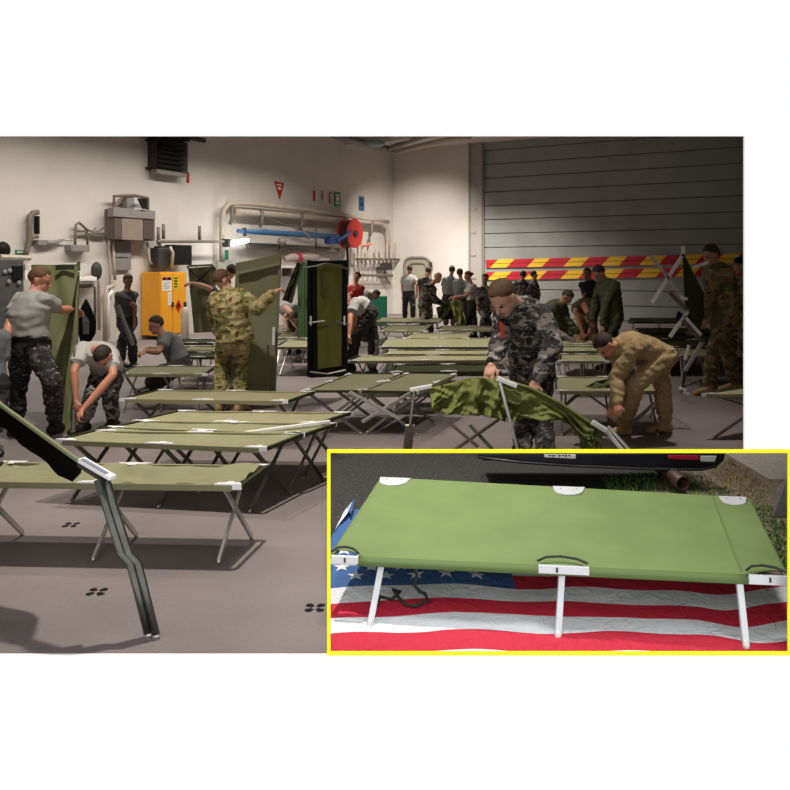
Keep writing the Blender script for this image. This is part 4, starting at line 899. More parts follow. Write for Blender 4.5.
m = MB(); wtube(m, [(280, 244), (278, 250)], .4, .03); thingpart(t, 'bracket', m, 'dark')
# tool rack with hooks
t = empty('tool_rack', wp(385, 262, .3), 'wall rack of upright rods to the right of the red reel', 'rack')
m = MB(); wtube(m, [(356, 259), (405, 259.5)], .25, .035); thingpart(t, 'rail', m, 'pipe_dark')
m = MB(); wtube(m, [(362, 275), (392, 275.5)], .25, .05); thingpart(t, 'rail', m, 'pipe_dark')
for i, x in enumerate([358, 362, 368, 376, 381, 387, 391, 395]):
    m = MB(); wtube(m, [(x, 243), (x, 258)], .3, .04); thingpart(t, 'rod', m, 'pipe')
for i in range(9):
    m = MB(); x = 357+i*4.3; wtube(m, [(x, 260), (x+1, 264), (x, 267)], .3, .03); thingpart(t, 'hook', m, 'pipe_dark')
m = MB(); wbox(m, 384, 263, 392, 270, .1, .35); thingpart(t, 'clip', m, 'dark')
m = MB(); wtube(m, [(384, 265), (385, 276), (390, 284)], .2, .03); thingpart(t, 'cable', m, 'pipe_dark')
m = MB(); m.cap(wp(364, 246, .4), wp(372, 244, .4), .04, .02); o = m.build('nozzle', mat('orange_red', (.75, .1, .02), .5), smooth=True); tag(o, 'orange-red nozzle just right of the red reel', 'nozzle')
# green cabinet near bending man
m = MB(); c = atz(378, 326, 0); m.box((c.x-.25, c.y, 0), (c.x+.25, c.y+.35, .82)); o = m.build('green_crate', M['sgreen'], bevel=.01); tag(o, 'green crate on the deck beyond the bending man in grey shirt', 'crate')
# watertight door on the back wall
t = tag(bpy.data.objects.new('door_2', None), kind='structure'); COL.objects.link(t); t.location = wp(420, 300, 0, 'B'); t['_w'] = list(t.location)
def rr(x0, y0_, x1, y1_, c, o): 
    pts = []
    for (cx, cy, a0) in ((x1-c, y0_+c, -90), (x1-c, y1_-c, 0), (x0+c, y1_-c, 90), (x0+c, y0_+c, 180)):
        for k in range(4): a = math.radians(a0+k*30); pts.append(wp(cx+c*math.cos(a), cy+c*math.sin(a), o, 'B'))
    return pts
m = MB(); m.prism(rr(405.5, 258.5, 429, 318, 6, .05), -NB*.04); thingpart(t, 'door_leaf', m, mat('door_olive', (.34, .33, .24), .6))
m = MB(); m.tube(rr(404.5, 257.5, 430, 319, 7, .06), .05, 6, closed=True); thingpart(t, 'door_frame', m, 'grey')
m = MB(); m.tube(rr(409, 263, 426, 280, 4, .08), .03, 6, closed=True); thingpart(t, 'rim', m, 'grey')
m = MB(); m.tube([wp(430.5, 262, .12, 'B'), wp(431, 268, .12, 'B')], .05, 6); thingpart(t, 'door_handle', m, 'dark')
# hazard boards on the shutter
def board(r0l, r1l, r0r, r1r, label, shift=0):
    t = empty('hazard_board', wp(610, (r1l+r1r)/2, .1, 'B'), label, 'board', 'striped boards across the shutter')
    mb = MB(); cells = 0
    def P(x, v, o=.0):
        f_ = (x-486)/(744-486); return wp(x, (r0l*(1-f_)+r0r*f_)*(1-v)+(r1l*(1-f_)+r1r*f_)*v, o, 'B')
    # slanted stripes: boundaries
    xs = [486]+[x_+shift for x_ in (494, 510.5, 531, 546, 567.5, 585, 605.5, 623, 643.5, 662.5, 682, 699, 719, 737, 757)]
    sl = 4.2
    for k in range(len(xs)-1):
        mb.mi = 0 if k % 2 == 0 else 1
        def cx(x, v): return max(486, x+sl-2*sl*v) if x > 486 else 486
        a, b = xs[k], xs[k+1]
        # upper and lower half planks with a dark gap line
        for v0, v1 in ((0, .47), (.53, 1)):
            p = [P(cx(a, v1), v1), P(cx(b, v1), v1), P(cx(b, v0), v0), P(cx(a, v0), v0)]; mb.prism(p, -NB*.04)
    mb.build('board', [M['dred'], M['byel']], t)
    mb = MB(); mb.prism([P(486, .47, -.012), P(770, .47, -.012), P(770, .53, -.012), P(486, .53, -.012)], -NB*.02); mb.build('groove', mat('groove_brown', (.12, .06, .02), .7), t)
board(259.8, 267.8, 253.4, 263.2, 'upper red and yellow striped board across the grey shutter')
board(272.2, 280, 266.2, 276, 'lower red and yellow striped board across the grey shutter', -3)
# ceiling ducts and lamp
def cpx(px, py, z=HC-.2): return atz(px, py, z)
def duct(pts, r, mm, label, name='ceiling_duct'):
    m = MB(); m.tube([cpx(*p[:2], p[2] if len(p) > 2 else HC-.25) for p in pts], r, 10); o = m.build(name, M[mm], smooth=True); tag(o, label, 'duct'); return o
duct([(332, 134), (352, 140), (378, 147), (392, 150)], .12, 'grey', 'round duct under the ceiling along the left wall')
duct([(395, 152), (420, 146), (452, 139), (470, 136)], .09, 'pipe', 'duct running right from the ceiling corner')
duct([(385, 150), (404, 143), (430, 134)], .08, 'grey', 'second slanting duct at the ceiling corner')
m = MB(); c = cpx(374, 143.5, HC-.35); m.ell(c, V((.35, 0, 0)), V((0, .3, 0)), V((0, 0, .12))); o = m.build('ceiling_lamp', mat('lamp_bluegrey', (.2, .27, .3), .4), smooth=True); tag(o, 'bluish oval lamp housing at the ceiling near the corner', 'lamp')
for i in range(3):
    m = MB(); a = CO+DL*(3+i*4.5); b = a+NL*15; m.beam(up(a, HC-.12), up(b, HC-.12), .18, .24); o = m.build('ceiling_beam', M['wall']); tag(o, kind='structure')
    o.name = 'trim_%d' % (3+i)
# pipe posts near the locker / deck bits
t = empty('gas_bottle', at(196, 318, 14), 'white cylinder standing right of the yellow cabinet', 'cylinder')
m = MB(); c = at(190, 330, 15.5); m.tube([up(c, .02), up(c, 1.35), up(c, 1.45), up(c, 1.5)], [.08, .08, .06, .03], 14); thingpart(t, 'body', m, 'pipe', smooth=True)
m = MB(); m.tube([up(c, 1.5), up(c, 1.6)], .035, 8); thingpart(t, 'valve', m, 'dark')
t.location = up(c, 0); 
# ------------------------------------------------------------------ people
def solve(p, px, py, L, s):
    o = V((0, 0, CH)); d = ray(px, py).normalized(); w = o-p
    b = w.dot(d); c = w.dot(w)-L*L; D = b*b-c
    if D <= 0: t = -b; q = o+d*t; return q
    t = -b+(math.sqrt(D) if s >= 0 else -math.sqrt(D)); return o+d*t
def person(label, z, yaw, pel, neck, head, aL, aR, lL, lR, S=1., top='tee', sleeve='short', pants='dpnu', skin='skin', hair='hair_d', boots='boot_b', hs=1.,
           vox=.014, headyaw=None, headpitch=0, group=None, stout=1., untuck=False, bun=False, belt=None, hw=1., torsodir=None, cap=None, patch=None, voxb=None):
    """pel/neck/head: (px,py[,depth offset]); aL/aR: [elbow(px,py,s), wrist(px,py,s)]; lL/lR: [knee(px,py,s), ankle(px,py)]"""
    ya = math.radians(yaw); f = V((math.sin(ya), -math.cos(ya), 0)); left = V((math.cos(ya), math.sin(ya), 0))
    P = at(pel[0], pel[1], z)
    N = at(neck[0], neck[1], z+(neck[2] if len(neck) > 2 else 0))
    Hd = at(head[0], head[1], N.y+(head[2] if len(head) > 2 else 0))
    up_ = (N-P).normalized(); lt = (left-up_*left.dot(up_)).normalized(); fr = lt.cross(up_).normalized()
    if (fr.dot(f) < -.3) : fr = fr
    tl = (N-P).length; sc = S
    base = V((P.x, P.y, 0))
    t = empty('person', base, label, 'person', group)
    bend = -fr*.035*sc
    def sp(k): return P.lerp(N, k)+bend*math.sin(math.pi*max(0, min(1, k)))
    g = stout
    prof = [(-.17, .10, .085), (-.08, .145*g, .115*g), (.0, .165*g, .125*g), (.15, .160*g, .122*g), (.35, .150*g, .118*g), (.55, .165*g, .122*g), (.72, .178*g, .120), (.86, .170, .105), (.95, .115, .080), (1.02, .062, .060)]
    def torso(mb, k0=-1, k1=2, e=0., we=0.):
        mb.loft([(sp(k), lt*(w*sc+e+we), fr*(d*sc+e)) for k, w, d in prof if k0 <= k <= k1], 20)
    shL, shR = sp(.87)+lt*.165*sc, sp(.87)-lt*.165*sc
    hpL, hpR = P+left*.085*sc-up_*.02, P-left*.085*sc-up_*.02
    def arm(sh, a):
        if a is None: return None
        E = solve(sh, a[0][0], a[0][1], .285*sc, a[0][2]); W = solve(E, a[1][0], a[1][1], .255*sc, a[1][2]); return sh, E, W
    AL, AR = arm(shL, aL), arm(shR, aR)
    def leg(hp, l):
        K = solve(hp, l[0][0], l[0][1], .42*sc, l[0][2]); A_ = atz(l[1][0], l[1][1], .085)
        yy = min(max(A_.y, hp.y-.42), hp.y+.36)
        A_ = V(((l[1][0]-CX)/F*yy, yy, .085))
        if (K-hp).length < .3*sc or K.z < .3: K = (hp+A_)/2+f*.05
        return hp, K, A_
    LL, LR = leg(hpL, lL), leg(hpR, lR)
    vb = voxb or vox
    # ---- body: one continuous surface
    b = MB(); torso(b)
    b.cap(sp(.93), N.lerp(Hd, .55), .062*sc, .052*sc)
    hu = (Hd-N).normalized(); 
    hy = math.radians(headyaw if headyaw is not None else yaw); hf = V((math.sin(hy), -math.cos(hy), 0)); hp_ = math.radians(headpitch)
    hz = V((0, 0, 1)); hfr = hf*math.cos(hp_)-hz*math.sin(hp_); hup = hf*math.sin(hp_)+hz*math.cos(hp_); hlt = hup.cross(hfr)*-1
    hlt = hfr.cross(hup)*-1
    h = sc*1.03*hs; C0 = Hd
    b.ell(C0+hup*.022*h-hfr*.010*h, hlt*.076*h, hfr*.094*h, hup*.092*h, 18)
    b.ell(C0-hup*.045*h+hfr*.022*h, hlt*.058*h, hfr*.068*h, hup*.068*h, 16)
    b.ell(C0-hup*.092*h+hfr*.062*h, hlt*.026*h, hfr*.02*h, hup*.018*h, 10)
    b.cap(C0+hup*.005*h+hfr*.082*h, C0-hup*.028*h+hfr*.104*h, .009*h, .014*h, 8)
    b.ell(C0+hup*.018*h+hfr*.080*h, hlt*.05*h, hfr*.012*h, hup*.008*h, 10)
    for s in (1, -1): b.ell(C0-hup*.008*h+hlt*s*.078*h-hfr*.008*h, hlt*.010*h, hfr*.019*h, hup*.031*h, 10)
    for a in (AL, AR):
        if not a: continue
        s_, E, W = a
        b.cap(s_, s_.lerp(E, .5), .058*sc, .050*sc); b.cap(s_.lerp(E, .4), E, .051*sc, .040*sc); b.cap(E, E.lerp(W, .35), .040*sc, .043*sc); b.cap(E.lerp(W, .35), W, .043*sc, .027*sc)
        # hand
        d = (W-E).normalized(); dn = V((0, 0, -1)); hd = (d*.8+dn*.25+f*.15).normalized()
        hs = hd.cross(V((0, 0, 1)) if abs(hd.z) < .85 else f).normalized(); hn = hd.cross(hs).normalized()
        if hn.z > 0 and abs(hd.z) < .85: hn = -hn
        k = sc*hw; pc = W+hd*.045*k
        b.ell(pc, hs*.042*k, hn*.017*k, hd*.052*k, 12); b.cap(W-d*.01, W+hd*.02, .026*k, .028*k)
        for i, (o_, L_) in enumerate([(-.031, .062), (-.011, .072), (.010, .068), (.030, .052)]):
            r0 = W+hd*.085*k+hs*o_*k; m1 = r0+(hd*.75+hn*.65).normalized()*L_*.5*k; m2 = m1+(hd*.05+hn).normalized()*L_*.36*k; m3 = m2+(-hd*.6+hn*.55).normalized()*L_*.25*k
            b.cap(r0-hd*.03*k, m1, .0100*k, .0092*k, 8); b.cap(m1, m2, .0092*k, .0085*k, 8); b.cap(m2, m3, .0085*k, .008*k, 8)
        th = W+hd*.03*k-hs*.034*k; t1 = th+(hd*.6-hs*.6+hn*.4).normalized()*.034*k; t2 = t1+(hd*.8+hn*.5+hs*.1).normalized()*.030*k
        b.cap(th+hs*.015*k, t1, .0135*k, .011*k, 8); b.cap(t1, t2, .011*k, .0095*k, 8)
    for l in (LL, LR):
        b.cap(l[0], l[1], .075*sc, .050*sc); b.cap(l[1], l[2], .048*sc, .036*sc); 
        b.cap(l[2], l[2]+f*.10*sc+V((0, 0, -.04)), .036*sc, .030*sc)
    bo = b.build('body', M[skin], t, smooth=True, remesh=vb)
    # ---- trousers
    m = MB(); m.loft([(sp(k), left.lerp(lt, max(0, k/.15) if k > 0 else 0).normalized()*(w*sc+.018), fr*(d*sc+.018)) for k, w, d in prof[:4]]+[(sp(.2), lt*(.155*g*sc+.014), fr*(.118*g*sc+.014))], 20)
    for l in (LL, LR):
        m.cap(l[0], l[0].lerp(l[1], .5), .108*sc, .096*sc); m.cap(l[0].lerp(l[1], .4), l[1], .098*sc, .078*sc)
        m.cap(l[1], l[1].lerp(l[2], .45), .078*sc, .078*sc); m.cap(l[1].lerp(l[2], .45), l[2]+V((0, 0, .05)), .078*sc, .066*sc)
    pt = m.build('trousers', M[pants], t, smooth=True, remesh=vox, disp=(.016*sc, 9, random.random()*9, (1, 1, 1.6)))
    # ---- upper garment
    m = MB()
    if untuck: m.loft([(sp(k), lt*(w*sc+.036), fr*(d*sc+.036)) for k, w, d in prof[2:]], 20)
    else: m.loft([(sp(k), lt*(w*sc+.020), fr*(d*sc+.020)) for k, w, d in prof[3:]], 20)
    if untuck: m.loft([(sp(-.22), lt*(.165*g*sc+.045), fr*(.125*g*sc+.045)), (sp(-.1), lt*(.165*g*sc+.04), fr*(.125*g*sc+.04)), (sp(.1), lt*(.16*g*sc+.035), fr*(.12*g*sc+.035))], 20)
    for a in (AL, AR):
        if not a: continue
        s_, E, W = a; x = .014 if sleeve == 'short' else .018
        m.cap(s_-up_*.01, s_.lerp(E, .5), .066*sc+x*.5, .060*sc+x)
        if sleeve == 'long':
            m.cap(s_.lerp(E, .4), E, .058*sc+x, .052*sc+x); m.cap(E, E.lerp(W, .5), .052*sc+x, .050*sc+x*.8); m.cap(E.lerp(W, .4), E.lerp(W, .9), .050*sc+x*.8, .036*sc+x*.6)
        else: m.loft([(s_.lerp(E, .3), (E-s_).cross(fr).normalized()*.072*sc, (E-s_).cross(fr).cross(E-s_).normalized()*.072*sc), (s_.lerp(E, .62), (E-s_).cross(fr).normalized()*.078*sc, (E-s_).cross(fr).cross(E-s_).normalized()*.078*sc)], 14)
    if sleeve == 'long': m.loft([(sp(.97), lt*.085*sc, fr*.08*sc), (sp(1.0)+up_*.03, lt*.078*sc, fr*.074*sc)], 14)
    sh_ = m.build({'short': 'tee_shirt', 'long': 'jacket'}[sleeve], M[top], t, smooth=True, remesh=vox, disp=((.016 if sleeve == 'long' else .009)*sc, 8 if sleeve == 'long' else 6, random.random()*9, (1, 1, 1.5)))
    # ---- boots
    for l in (LL, LR):
        A_ = l[2]; m = MB(); kd = (l[1]-A_).normalized(); z0 = A_.z-.085
        m.cap(A_+kd*.09, A_, .052*sc, .05*sc); toe = f
        m.loft([(V((A_.x, A_.y, z0+.003))-toe*.075, left*.02, V((0, 0, .001))+toe*.001), ], 8) if False else None
        c = V((A_.x, A_.y, z0))
        m.loft([(c-toe*.085*sc+V((0, 0, .045)), left*.022*sc, V((0, 0, .03))), (c-toe*.06*sc+V((0, 0, .05)), left*.042*sc, V((0, 0, .048))), (c+toe*.03*sc+V((0, 0, .055)), left*.046*sc, V((0, 0, .053))), (c+toe*.12*sc+V((0, 0, .04)), left*.05*sc, V((0, 0, .038))), (c+toe*.18*sc+V((0, 0, .033)), left*.044*sc, V((0, 0, .031))), (c+toe*.205*sc+V((0, 0, .028)), left*.02*sc, V((0, 0, .016)))], 14)
        m.build('boot', M[boots], t, smooth=True, remesh=max(vox, .01))
    # ---- hair
    m = MB(); secs = []
    n = 20; cen = C0+hup*.022*h-hfr*.010*h
    for i in range(13):
        th = math.radians(-80+i*13.2); ring = []
        for j in range(n):
            ph = 2*math.pi*j/n; dv = V((math.cos(th)*math.cos(ph), math.cos(th)*math.sin(ph), math.sin(th)))  # lt, fr, up
            vis = dv.z > .30-.0*dv.y if dv.y > .55 else (dv.z > -.05 if dv.y > .1 else dv.z > -.75+.3*max(0, dv.y))
            if dv.y > .55: vis = dv.z > .48
            elif dv.y > .0: vis = dv.z > -.05+.6*dv.y
            else: vis = dv.z > -.62
            k = (1.075 if dv.z > .2 else 1.045) if vis else .86
            k *= 1+((.035 if hs == 1 else .10)*noise.noise(dv*7+V((pel[0], 0, 0))) if vis else 0)
            ring.append(cen+hlt*dv.x*.076*h*k+hfr*dv.y*.094*h*k+hup*dv.z*.092*h*k)
        secs.append(ring)
    for r in secs: m.v += r
    for i in range(12):
        for j in range(n): j2 = (j+1) % n; m.f.append([i*n+j, i*n+j2, (i+1)*n+j2, (i+1)*n+j]); m.m.append(0)
    m.f.append(list(range(n))[::-1]); m.m.append(0); m.f.append([12*n+j for j in range(n)]); m.m.append(0)
    if bun: m.ell(C0-hfr*.115*h+hup*.02*h, hlt*.035, hfr*.03, hup*.035, 10)
    m.build('hair', M[hair], t, smooth=True)
    if cap:
        m = MB(); m.ell(cen+hup*.05*h, hlt*.10*h, hfr*.12*h, hup*.065*h, 16); m.build('hat', M[cap], t, smooth=True)
    # ---- face
    if z < 16 or bun:
        for s in (1, -1):
            m = MB(); m.ell(C0-hup*.002*h+hfr*.078*h+hlt*s*.030*h, hlt*.011*h, hfr*.008*h, hup*.007*h, 8); m.build('eye', M['eye'], t, smooth=True)
            m = MB(); m.cap(C0+hup*.02*h+hfr*.082*h+hlt*s*.016*h, C0+hup*.022*h+hfr*.076*h+hlt*s*.044*h, .005*h, .004*h, 6); m.build('eyebrow', M[hair], t, smooth=True)
        m = MB(); m.ell(C0-hup*.058*h+hfr*.086*h, hlt*.022*h, hfr*.008*h, hup*.006*h, 8); m.build('mouth', M['lip'], t, smooth=True)
    if belt:
        m = MB(); m.loft([(sp(.06), lt*(.163*g*sc+.030), fr*(.124*g*sc+.030)), (sp(.14), lt*(.161*g*sc+.030), fr*(.122*g*sc+.030))], 24); m.build('belt', M[belt], t, smooth=False)
    if patch:
        s_, E, W = AL if patch == 'L' else AR
        c = s_.lerp(E, .35); o_ = (lt if patch == 'L' else -lt)
        m = MB(); m.beam(c+o_*.085-f*.0+up_*.035, c+o_*.085-up_*.035, .06, .006, up=o_); m.build('shoulder_patch', M['dark'], t)
    for q_, r_ in (('LA', AL), ('RA', AR)):
        if r_:
            a_, b_ = (r_[1]-r_[0]).length/.285/sc, (r_[2]-r_[1]).length/.255/sc
            if a_ > 1.35 or b_ > 1.35: print('ARM', label[:30], q_, round(a_, 2), round(b_, 2))
    for q_, r_ in (('LL', LL), ('RL', LR)):
        a_, b_ = (r_[1]-r_[0]).length/.42/sc, (r_[2]-r_[1]).length/.42/sc
        if not (.8 < a_ < 1.25 and .75 < b_ < 1.3): print('LEG', label[:30], q_, round(a_, 2), round(b_, 2))
    print('TORSO', label[:30], round(tl/.5/sc, 2))
    return t
# heavy man at far left, back to us
person('heavy man in grey tee gripping the upright green cot at far left', 7.5, 150, (29, 346), (34, 292, .05), (40, 280, .05),
       [(10, 322, -1), (4, 345, -1)], [(60, 310, 1), (75, 309, 1)], [(18, 388, 1), (16, 428)], [(52, 380, -1), (55, 425)], S=1.03, stout=1.2, top='tee', pants='dpnu_d', skin='skin_r', hair='hair_b', belt='black', vox=.010, headyaw=100, headpitch=20, group=None)
person('man in pale tee bent double over a cot leg beside the green upright cot', 8.0, -25, (108, 371), (95, 350, -.33), (104, 356, -.13),
       [(113, 375, -1), (83, 409, -1)], [(74, 372, -1), (76, 400, -1)], [(110, 392, -1), (113, 421)], [(92, 395, -1), (84, 424)], S=.95, top='tee_w', skin='skin_r', hair='hair_d', vox=.010, headyaw=-20, headpitch=75)
person('man in charcoal tee standing with a rod left of the yellow cabinet', 12.8, 60, (127, 322), (127, 291), (128, 281, 0),
       [(116, 305, -1), (121, 323, -1)], [(135, 306, 1), (134, 322, -1)], [(122, 342, 1), (121, 362)], [(132, 342, -1), (133, 363)], S=.95, top='tee_dk', pants='trous_d', skin='skin_d', hair='hair_d', vox=.014, headyaw=40, headpitch=20)
person('man in slate tee sitting on the deck before the yellow cabinet', 10.3, -60, (180, 366), (163, 335, 0), (156, 325, 0),
       [(158, 352, -1), (145, 351, -1)], [(168, 350, 1), (150, 348, 1)], [(158, 372, -1), (150, 386)], [(165, 374, 1), (156, 388)], S=1.0, top='tee_bl', pants='trous_d', skin='skin_d', hair='hair_d', vox=.014, headpitch=20)
person('soldier in tan and green camouflage seen from behind holding the tall olive cot', 8.85, 165, (234, 332), (229, 291), (222, 280, 0),
       [(213, 312, 1), (216, 326, 1)], [(257, 309, -1), (274, 292, 1)], [(222, 362, 1), (220, 404)], [(240, 364, 1), (239, 405)], S=1.02, top='multicam', sleeve='long', pants='multicam', boots='boot_t', skin='skin', hair='hair_b', vox=.011, headyaw=130, untuck=True)
person('person mostly hidden behind the camouflage soldier, stretching out one bare arm', 11.5, -120, (226, 320), (224, 290), (231, 272, .3),
       [(207, 287, -1), (192, 283, -1)], None, [(224, 345, 1), (224, 375)], [(232, 345, 1), (232, 375)], S=.95, top='tee_dk', pants='trous_d', skin='skin', vox=.016)
person('person in grey bending between the tall olive cot and the green locker', 14.6, -20, (297, 312), (285, 308, -.3), (297, 317, -.5),
       [(284, 318, -1), (287, 327, -1)], [(292, 320, -1), (297, 328, -1)], [(300, 334, -1), (299, 350)], [(290, 334, -1), (289, 350)], S=.95, top='tee', pants='trous_d', skin='skin', vox=.016, headpitch=60)
person('grey-shirted man in black trousers bending right of the upright dark cot', 12.2, -70, (368, 312), (352, 303, 0), (345, 311, .1),
       [(350, 318, -1), (349, 335, -1)], [(355, 316, 1), (352, 334, 1)], [(355, 340, -1), (351, 366)], [(374, 340, 1), (372, 369)], S=1.05, top='tee', pants='trous_d', skin='skin_r', vox=.013, headpitch=50)
person('person in red and grey standing beyond the bending man in grey shirt', 16.5, -30, (355, 306), (355, 285), (357, 277, 0),
       [(349, 295, -1), (352, 303, -1)], [(361, 296, 1), (359, 304, -1)], [(353, 325, -1), (353, 342)], [(358, 325, 1), (358, 343)], S=.92, top='red', pants='trous_d', skin='skin_r', vox=.018)
person('dark-haired person in grey stooping behind the bending man in grey shirt', 17.5, 90, (361, 300), (370, 294, 0), (376, 295, 0),
       [(370, 303, -1), (375, 309, -1)], None, [(363, 318, -1), (361, 336)], [(366, 318, 1), (365, 338)], S=.92, top='tee', pants='trous_d', skin='skin_d', vox=.018, headpitch=40)
person('man in grey shirt standing by the door in the back wall', 23.5, 165, (409, 294), (409, 275), (410, 269, 0),
       [(402, 286, 1), (403, 295, 1)], [(417, 285, -1), (417, 295, -1)], [(405, 307, 1), (405, 318)], [(413, 307, -1), (413, 318)], S=1.0, top='tee', pants='trous_d', skin='skin_d', vox=.02)
person('person in dark clothes between the door and the grey-haired camouflage man', 22.5, 150, (425, 297), (426, 278), (429, 271, 0),
       [(419, 287, 1), (421, 296, 1)], [(433, 288, -1), (433, 297, -1)], [(422, 310, 1), (422, 321)], [(430, 310, -1), (430, 321)], S=1.0, top='trous_d', pants='trous_d', skin='skin_r', vox=.02)
person('fair-haired man in grey camouflage leaning over the bright canvas', 18.6, 50, (425, 305), (431, 285, 0), (438, 278, 0),
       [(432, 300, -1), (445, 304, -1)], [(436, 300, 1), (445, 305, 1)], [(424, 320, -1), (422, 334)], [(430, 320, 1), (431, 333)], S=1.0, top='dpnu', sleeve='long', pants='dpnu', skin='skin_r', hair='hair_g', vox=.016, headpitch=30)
person('man in slate shirt with his back turned, left of the two dark-haired men', 21.8, 180, (449, 298), (451, 277), (452, 270, 0),
       [(443, 289, 1), (445, 299, 1)], [(459, 288, -1), (458, 297, -1)], [(446, 312, 1), (446, 325)], [(453, 312, -1), (453, 325)], S=1.02, top='tee_bl', pants='trous_d', skin='skin_d', vox=.018)
person('dark-haired man behind the woman in pale tee, right of the slate-shirted man', 20.2, 160, (461, 300), (461, 280), (460, 273, 0),
       [(455, 292, 1), (457, 300, 1)], [(468, 290, -1), (468, 300, -1)], [(458, 314, 1), (458, 326)], [(464, 314, -1), (464, 326)], S=.98, top='tee_bl', pants='trous_d', skin='skin_d', vox=.018)
person('woman in pale tee with tied-back hair holding the bright canvas', 18.3, -80, (472, 303), (471, 284, 0), (468, 276, 0),
       [(467, 296, -1), (456, 297, -1)], [(464, 297, 1), (453, 297, 1)], [(469, 318, -1), (468, 334)], [(474, 318, 1), (475, 335)], S=.93, top='tee_w', pants='trous_d', skin='skin_r', hair='hair_b', vox=.014, bun=True, headpitch=15)
person('person in grey camouflage standing just left of the large camouflage soldier', 17.5, -20, (485, 308), (485, 287), (485, 279, 0),
       [(479, 298, -1), (478, 306, -1)], [(492, 298, -1), (492, 307, -1)], [(483, 323, -1), (482, 338)], [(489, 323, -1), (489, 338)], S=.95, top='dpnu', sleeve='long', pants='dpnu', skin='skin_r', vox=.018)
# central soldier
person('soldier in dark grey camouflage bending over the half-folded green cot', 6.85, -38, (531, 364), (519, 303, -.33), (503, 297, -.12),
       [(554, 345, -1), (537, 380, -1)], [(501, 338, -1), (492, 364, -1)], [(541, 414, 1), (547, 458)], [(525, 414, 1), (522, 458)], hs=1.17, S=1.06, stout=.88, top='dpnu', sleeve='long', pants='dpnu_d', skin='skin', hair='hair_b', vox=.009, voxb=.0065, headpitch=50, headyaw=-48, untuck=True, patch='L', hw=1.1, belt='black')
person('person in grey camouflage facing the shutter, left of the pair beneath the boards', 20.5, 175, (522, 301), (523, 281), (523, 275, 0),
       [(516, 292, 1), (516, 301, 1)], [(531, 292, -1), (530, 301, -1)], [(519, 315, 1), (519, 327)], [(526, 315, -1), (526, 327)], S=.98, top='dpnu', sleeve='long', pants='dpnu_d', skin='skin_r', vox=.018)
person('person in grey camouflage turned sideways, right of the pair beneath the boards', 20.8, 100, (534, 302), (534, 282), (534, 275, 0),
       [(533, 292, -1), (537, 299, -1)], [(538, 293, 1), (538, 300, 1)], [(532, 315, 1), (532, 326)], [(537, 315, -1), (537, 326)], S=.95, top='dpnu', sleeve='long', pants='dpnu_d', skin='skin', vox=.018)
person('man in dark green bending with both arms down behind the camouflage soldier shoulder', 13.6, 60, (545, 322), (561, 303, -.2), (567, 297, -.1),
       [(566, 319, -1), (578, 333, -1)], [(556, 320, 1), (572, 335, 1)], [(549, 345, -1), (547, 364)], [(556, 345, 1), (556, 365)], S=1.03, top='green', sleeve='long', pants='tan_d', skin='skin_d', vox=.014, headpitch=50)
person('person in brown tee bending forward, head down, before the red and yellow boards', 15.0, 10, (588, 310), (584, 305, -.42), (590, 318, -.5),
       [(597, 312, -1), (590, 330, -1)], [(575, 312, -1), (583, 333, -1)], [(592, 332, -1), (593, 357)], [(580, 332, -1), (581, 357)], S=1.0, top='tan_d', pants='tan', skin='skin_r', vox=.014, headpitch=80)
person('tall man in dark green standing over the cots in front of the boards', 13.2, -65, (612, 316), (606, 281, 0), (599, 273, 0),
       [(606, 305, -1), (602, 325, -1)], [(596, 303, 1), (592, 322, 1)], [(606, 345, -1), (607, 368)], [(615, 345, 1), (616, 369)], S=1.12, top='green', sleeve='long', pants='green', skin='skin_d', vox=.014, headpitch=40)
person('person in navy partly hidden by the tall man in dark green', 15.5, -30, (591, 306), (590, 281), (587, 274, 0),
       [(584, 295, -1), (585, 306, -1)], [(598, 294, -1), (598, 305, 1)], [(588, 330, -1), (588, 346)], [(594, 330, -1), (594, 346)], S=1.0, top='navy', pants='navy', skin='skin_d', vox=.018)
person('man in tan uniform bending deeply with arms hanging, seen side on', 7.35, -75, (659, 355), (618, 347, -.12), (605, 345, 0),
       [(616, 380, -1), (618, 403, -1)], [(624, 382, 1), (612, 406, 1)], [(636, 384, -1), (624, 424)], [(663, 390, 1), (665, 424)], S=.96, stout=.88, top='tan', sleeve='long', pants='tan', boots='boot_t', skin='skin_r', hair='hair_d', vox=.010, headpitch=65, untuck=False)
person('soldier in dark brown camouflage standing at right beside the zigzag scissor cot', 10.2, -75, (722, 316), (716, 266, 0), (711, 255, 0),
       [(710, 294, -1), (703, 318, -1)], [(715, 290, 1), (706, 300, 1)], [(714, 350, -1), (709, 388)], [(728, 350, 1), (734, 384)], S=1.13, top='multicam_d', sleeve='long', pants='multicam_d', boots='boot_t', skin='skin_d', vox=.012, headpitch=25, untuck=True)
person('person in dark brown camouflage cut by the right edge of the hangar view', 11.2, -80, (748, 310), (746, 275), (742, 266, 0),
       [(744, 296, -1), (738, 310, -1)], None, [(744, 340, -1), (742, 368)], [(750, 342, 1), (750, 370)], S=1.02, top='multicam_d', sleeve='long', pants='multicam_d', boots='boot_t', skin='skin_d', vox=.016, cap='black')
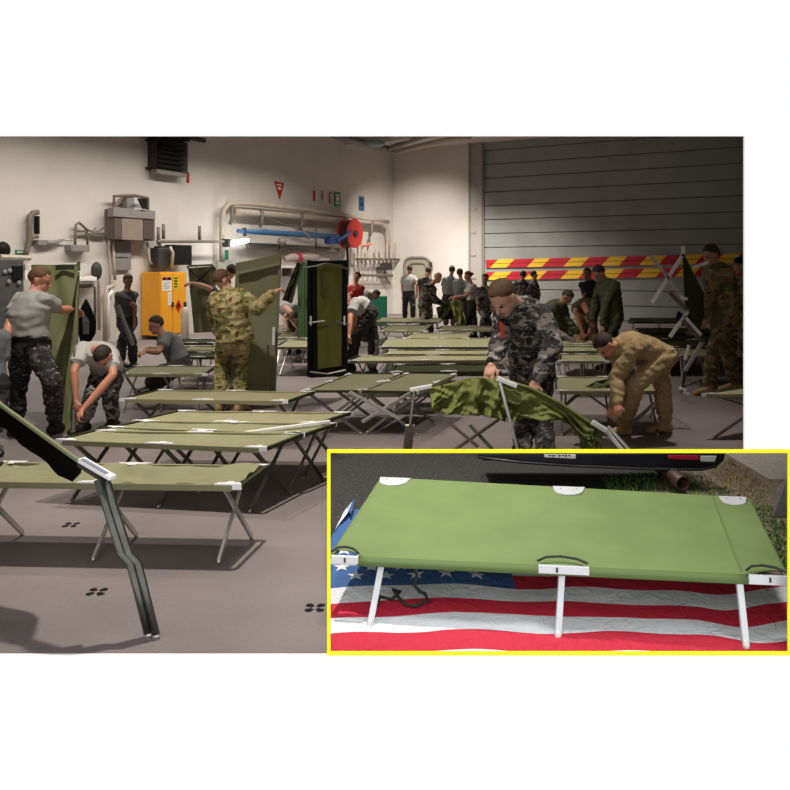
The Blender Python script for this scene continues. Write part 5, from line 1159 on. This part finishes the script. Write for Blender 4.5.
person('dark-clad person at the extreme left edge, only a grey elbow showing', 7.0, 60, (-12, 385), (-14, 330), (-14, 305, 0),
       [(0, 375, -1), (-4, 398, -1)], None, [(-10, 415, 1), (-12, 445)], [(-16, 415, 1), (-18, 447)], S=.98, top='tee_bl', pants='trous_d', skin='skin_d', vox=.014)
m = MB(); m.beam(at(118, 305, 12.3), at(133, 345, 12.2), .05, .04); o = m.build('metal_rod', M['grey']); tag(o, 'grey rod held slanting by the man in charcoal tee', 'rod')
m = MB(); m.grid(lambda u, v: at(*lerpl([(499, 321), (503, 323)], u), 6.3) if v == 0 else at(499+4*u+1.5*v, 321+17*v, 6.3), 2, 6, thick=(0, -.01, 0)); o = m.build('red_lanyard', M['red']); tag(o, 'red strap hanging at the chest of the large camouflage soldier', 'strap')
# ------------------------------------------------------------------ hangar lights
def down(name, loc, power, size=125, tgt=None, col=(1, .92, .83), r=.10, blend=1.): return spot(name, loc, tgt or (loc[0], loc[1], 0), power, size, blend, r, col)
lo = area('hangar_light', (-4.5, 16.6, 4.9), (-4.5, 16.6, 0), 11.0, .3, 400, (1, .93, .84), math.radians(140))
zx = -(V((-.12, .06, -1)).normalized()); xa = DL.copy(); zx = (zx-xa*zx.dot(xa)).normalized(); ya_ = zx.cross(xa)
lo.matrix_world = Matrix.Translation((-3.7, 16.2, 4.9)) @ Matrix((xa, ya_, zx)).transposed().to_4x4()
down('hangar_light', (.1, 22.6, 5.3), 1500, 75, (.9, 27.2, 1.2))  # extra spot added to brighten the white stretch of back wall
down('hangar_light', (2.2, 23.4, 5.2), 2000, 128)
down('hangar_light', (.2, 12.0, 5.3), 1600, 95)
down('hangar_light', (-2.6, 6.5, 5.2), 700, 90, (-2.6, 7.4, 0))
down('hangar_light', (-.6, 5.1, 5.2), 1200, 84, (-1.0, 4.9, 0))
down('hangar_light', (2.6, 7.2, 5.2), 600, 66, (2.2, 7.6, 0))  # extra spot added to brighten the bending man in tan
for o in list(bpy.data.objects):
    if '_w' in o.keys(): del o['_w']
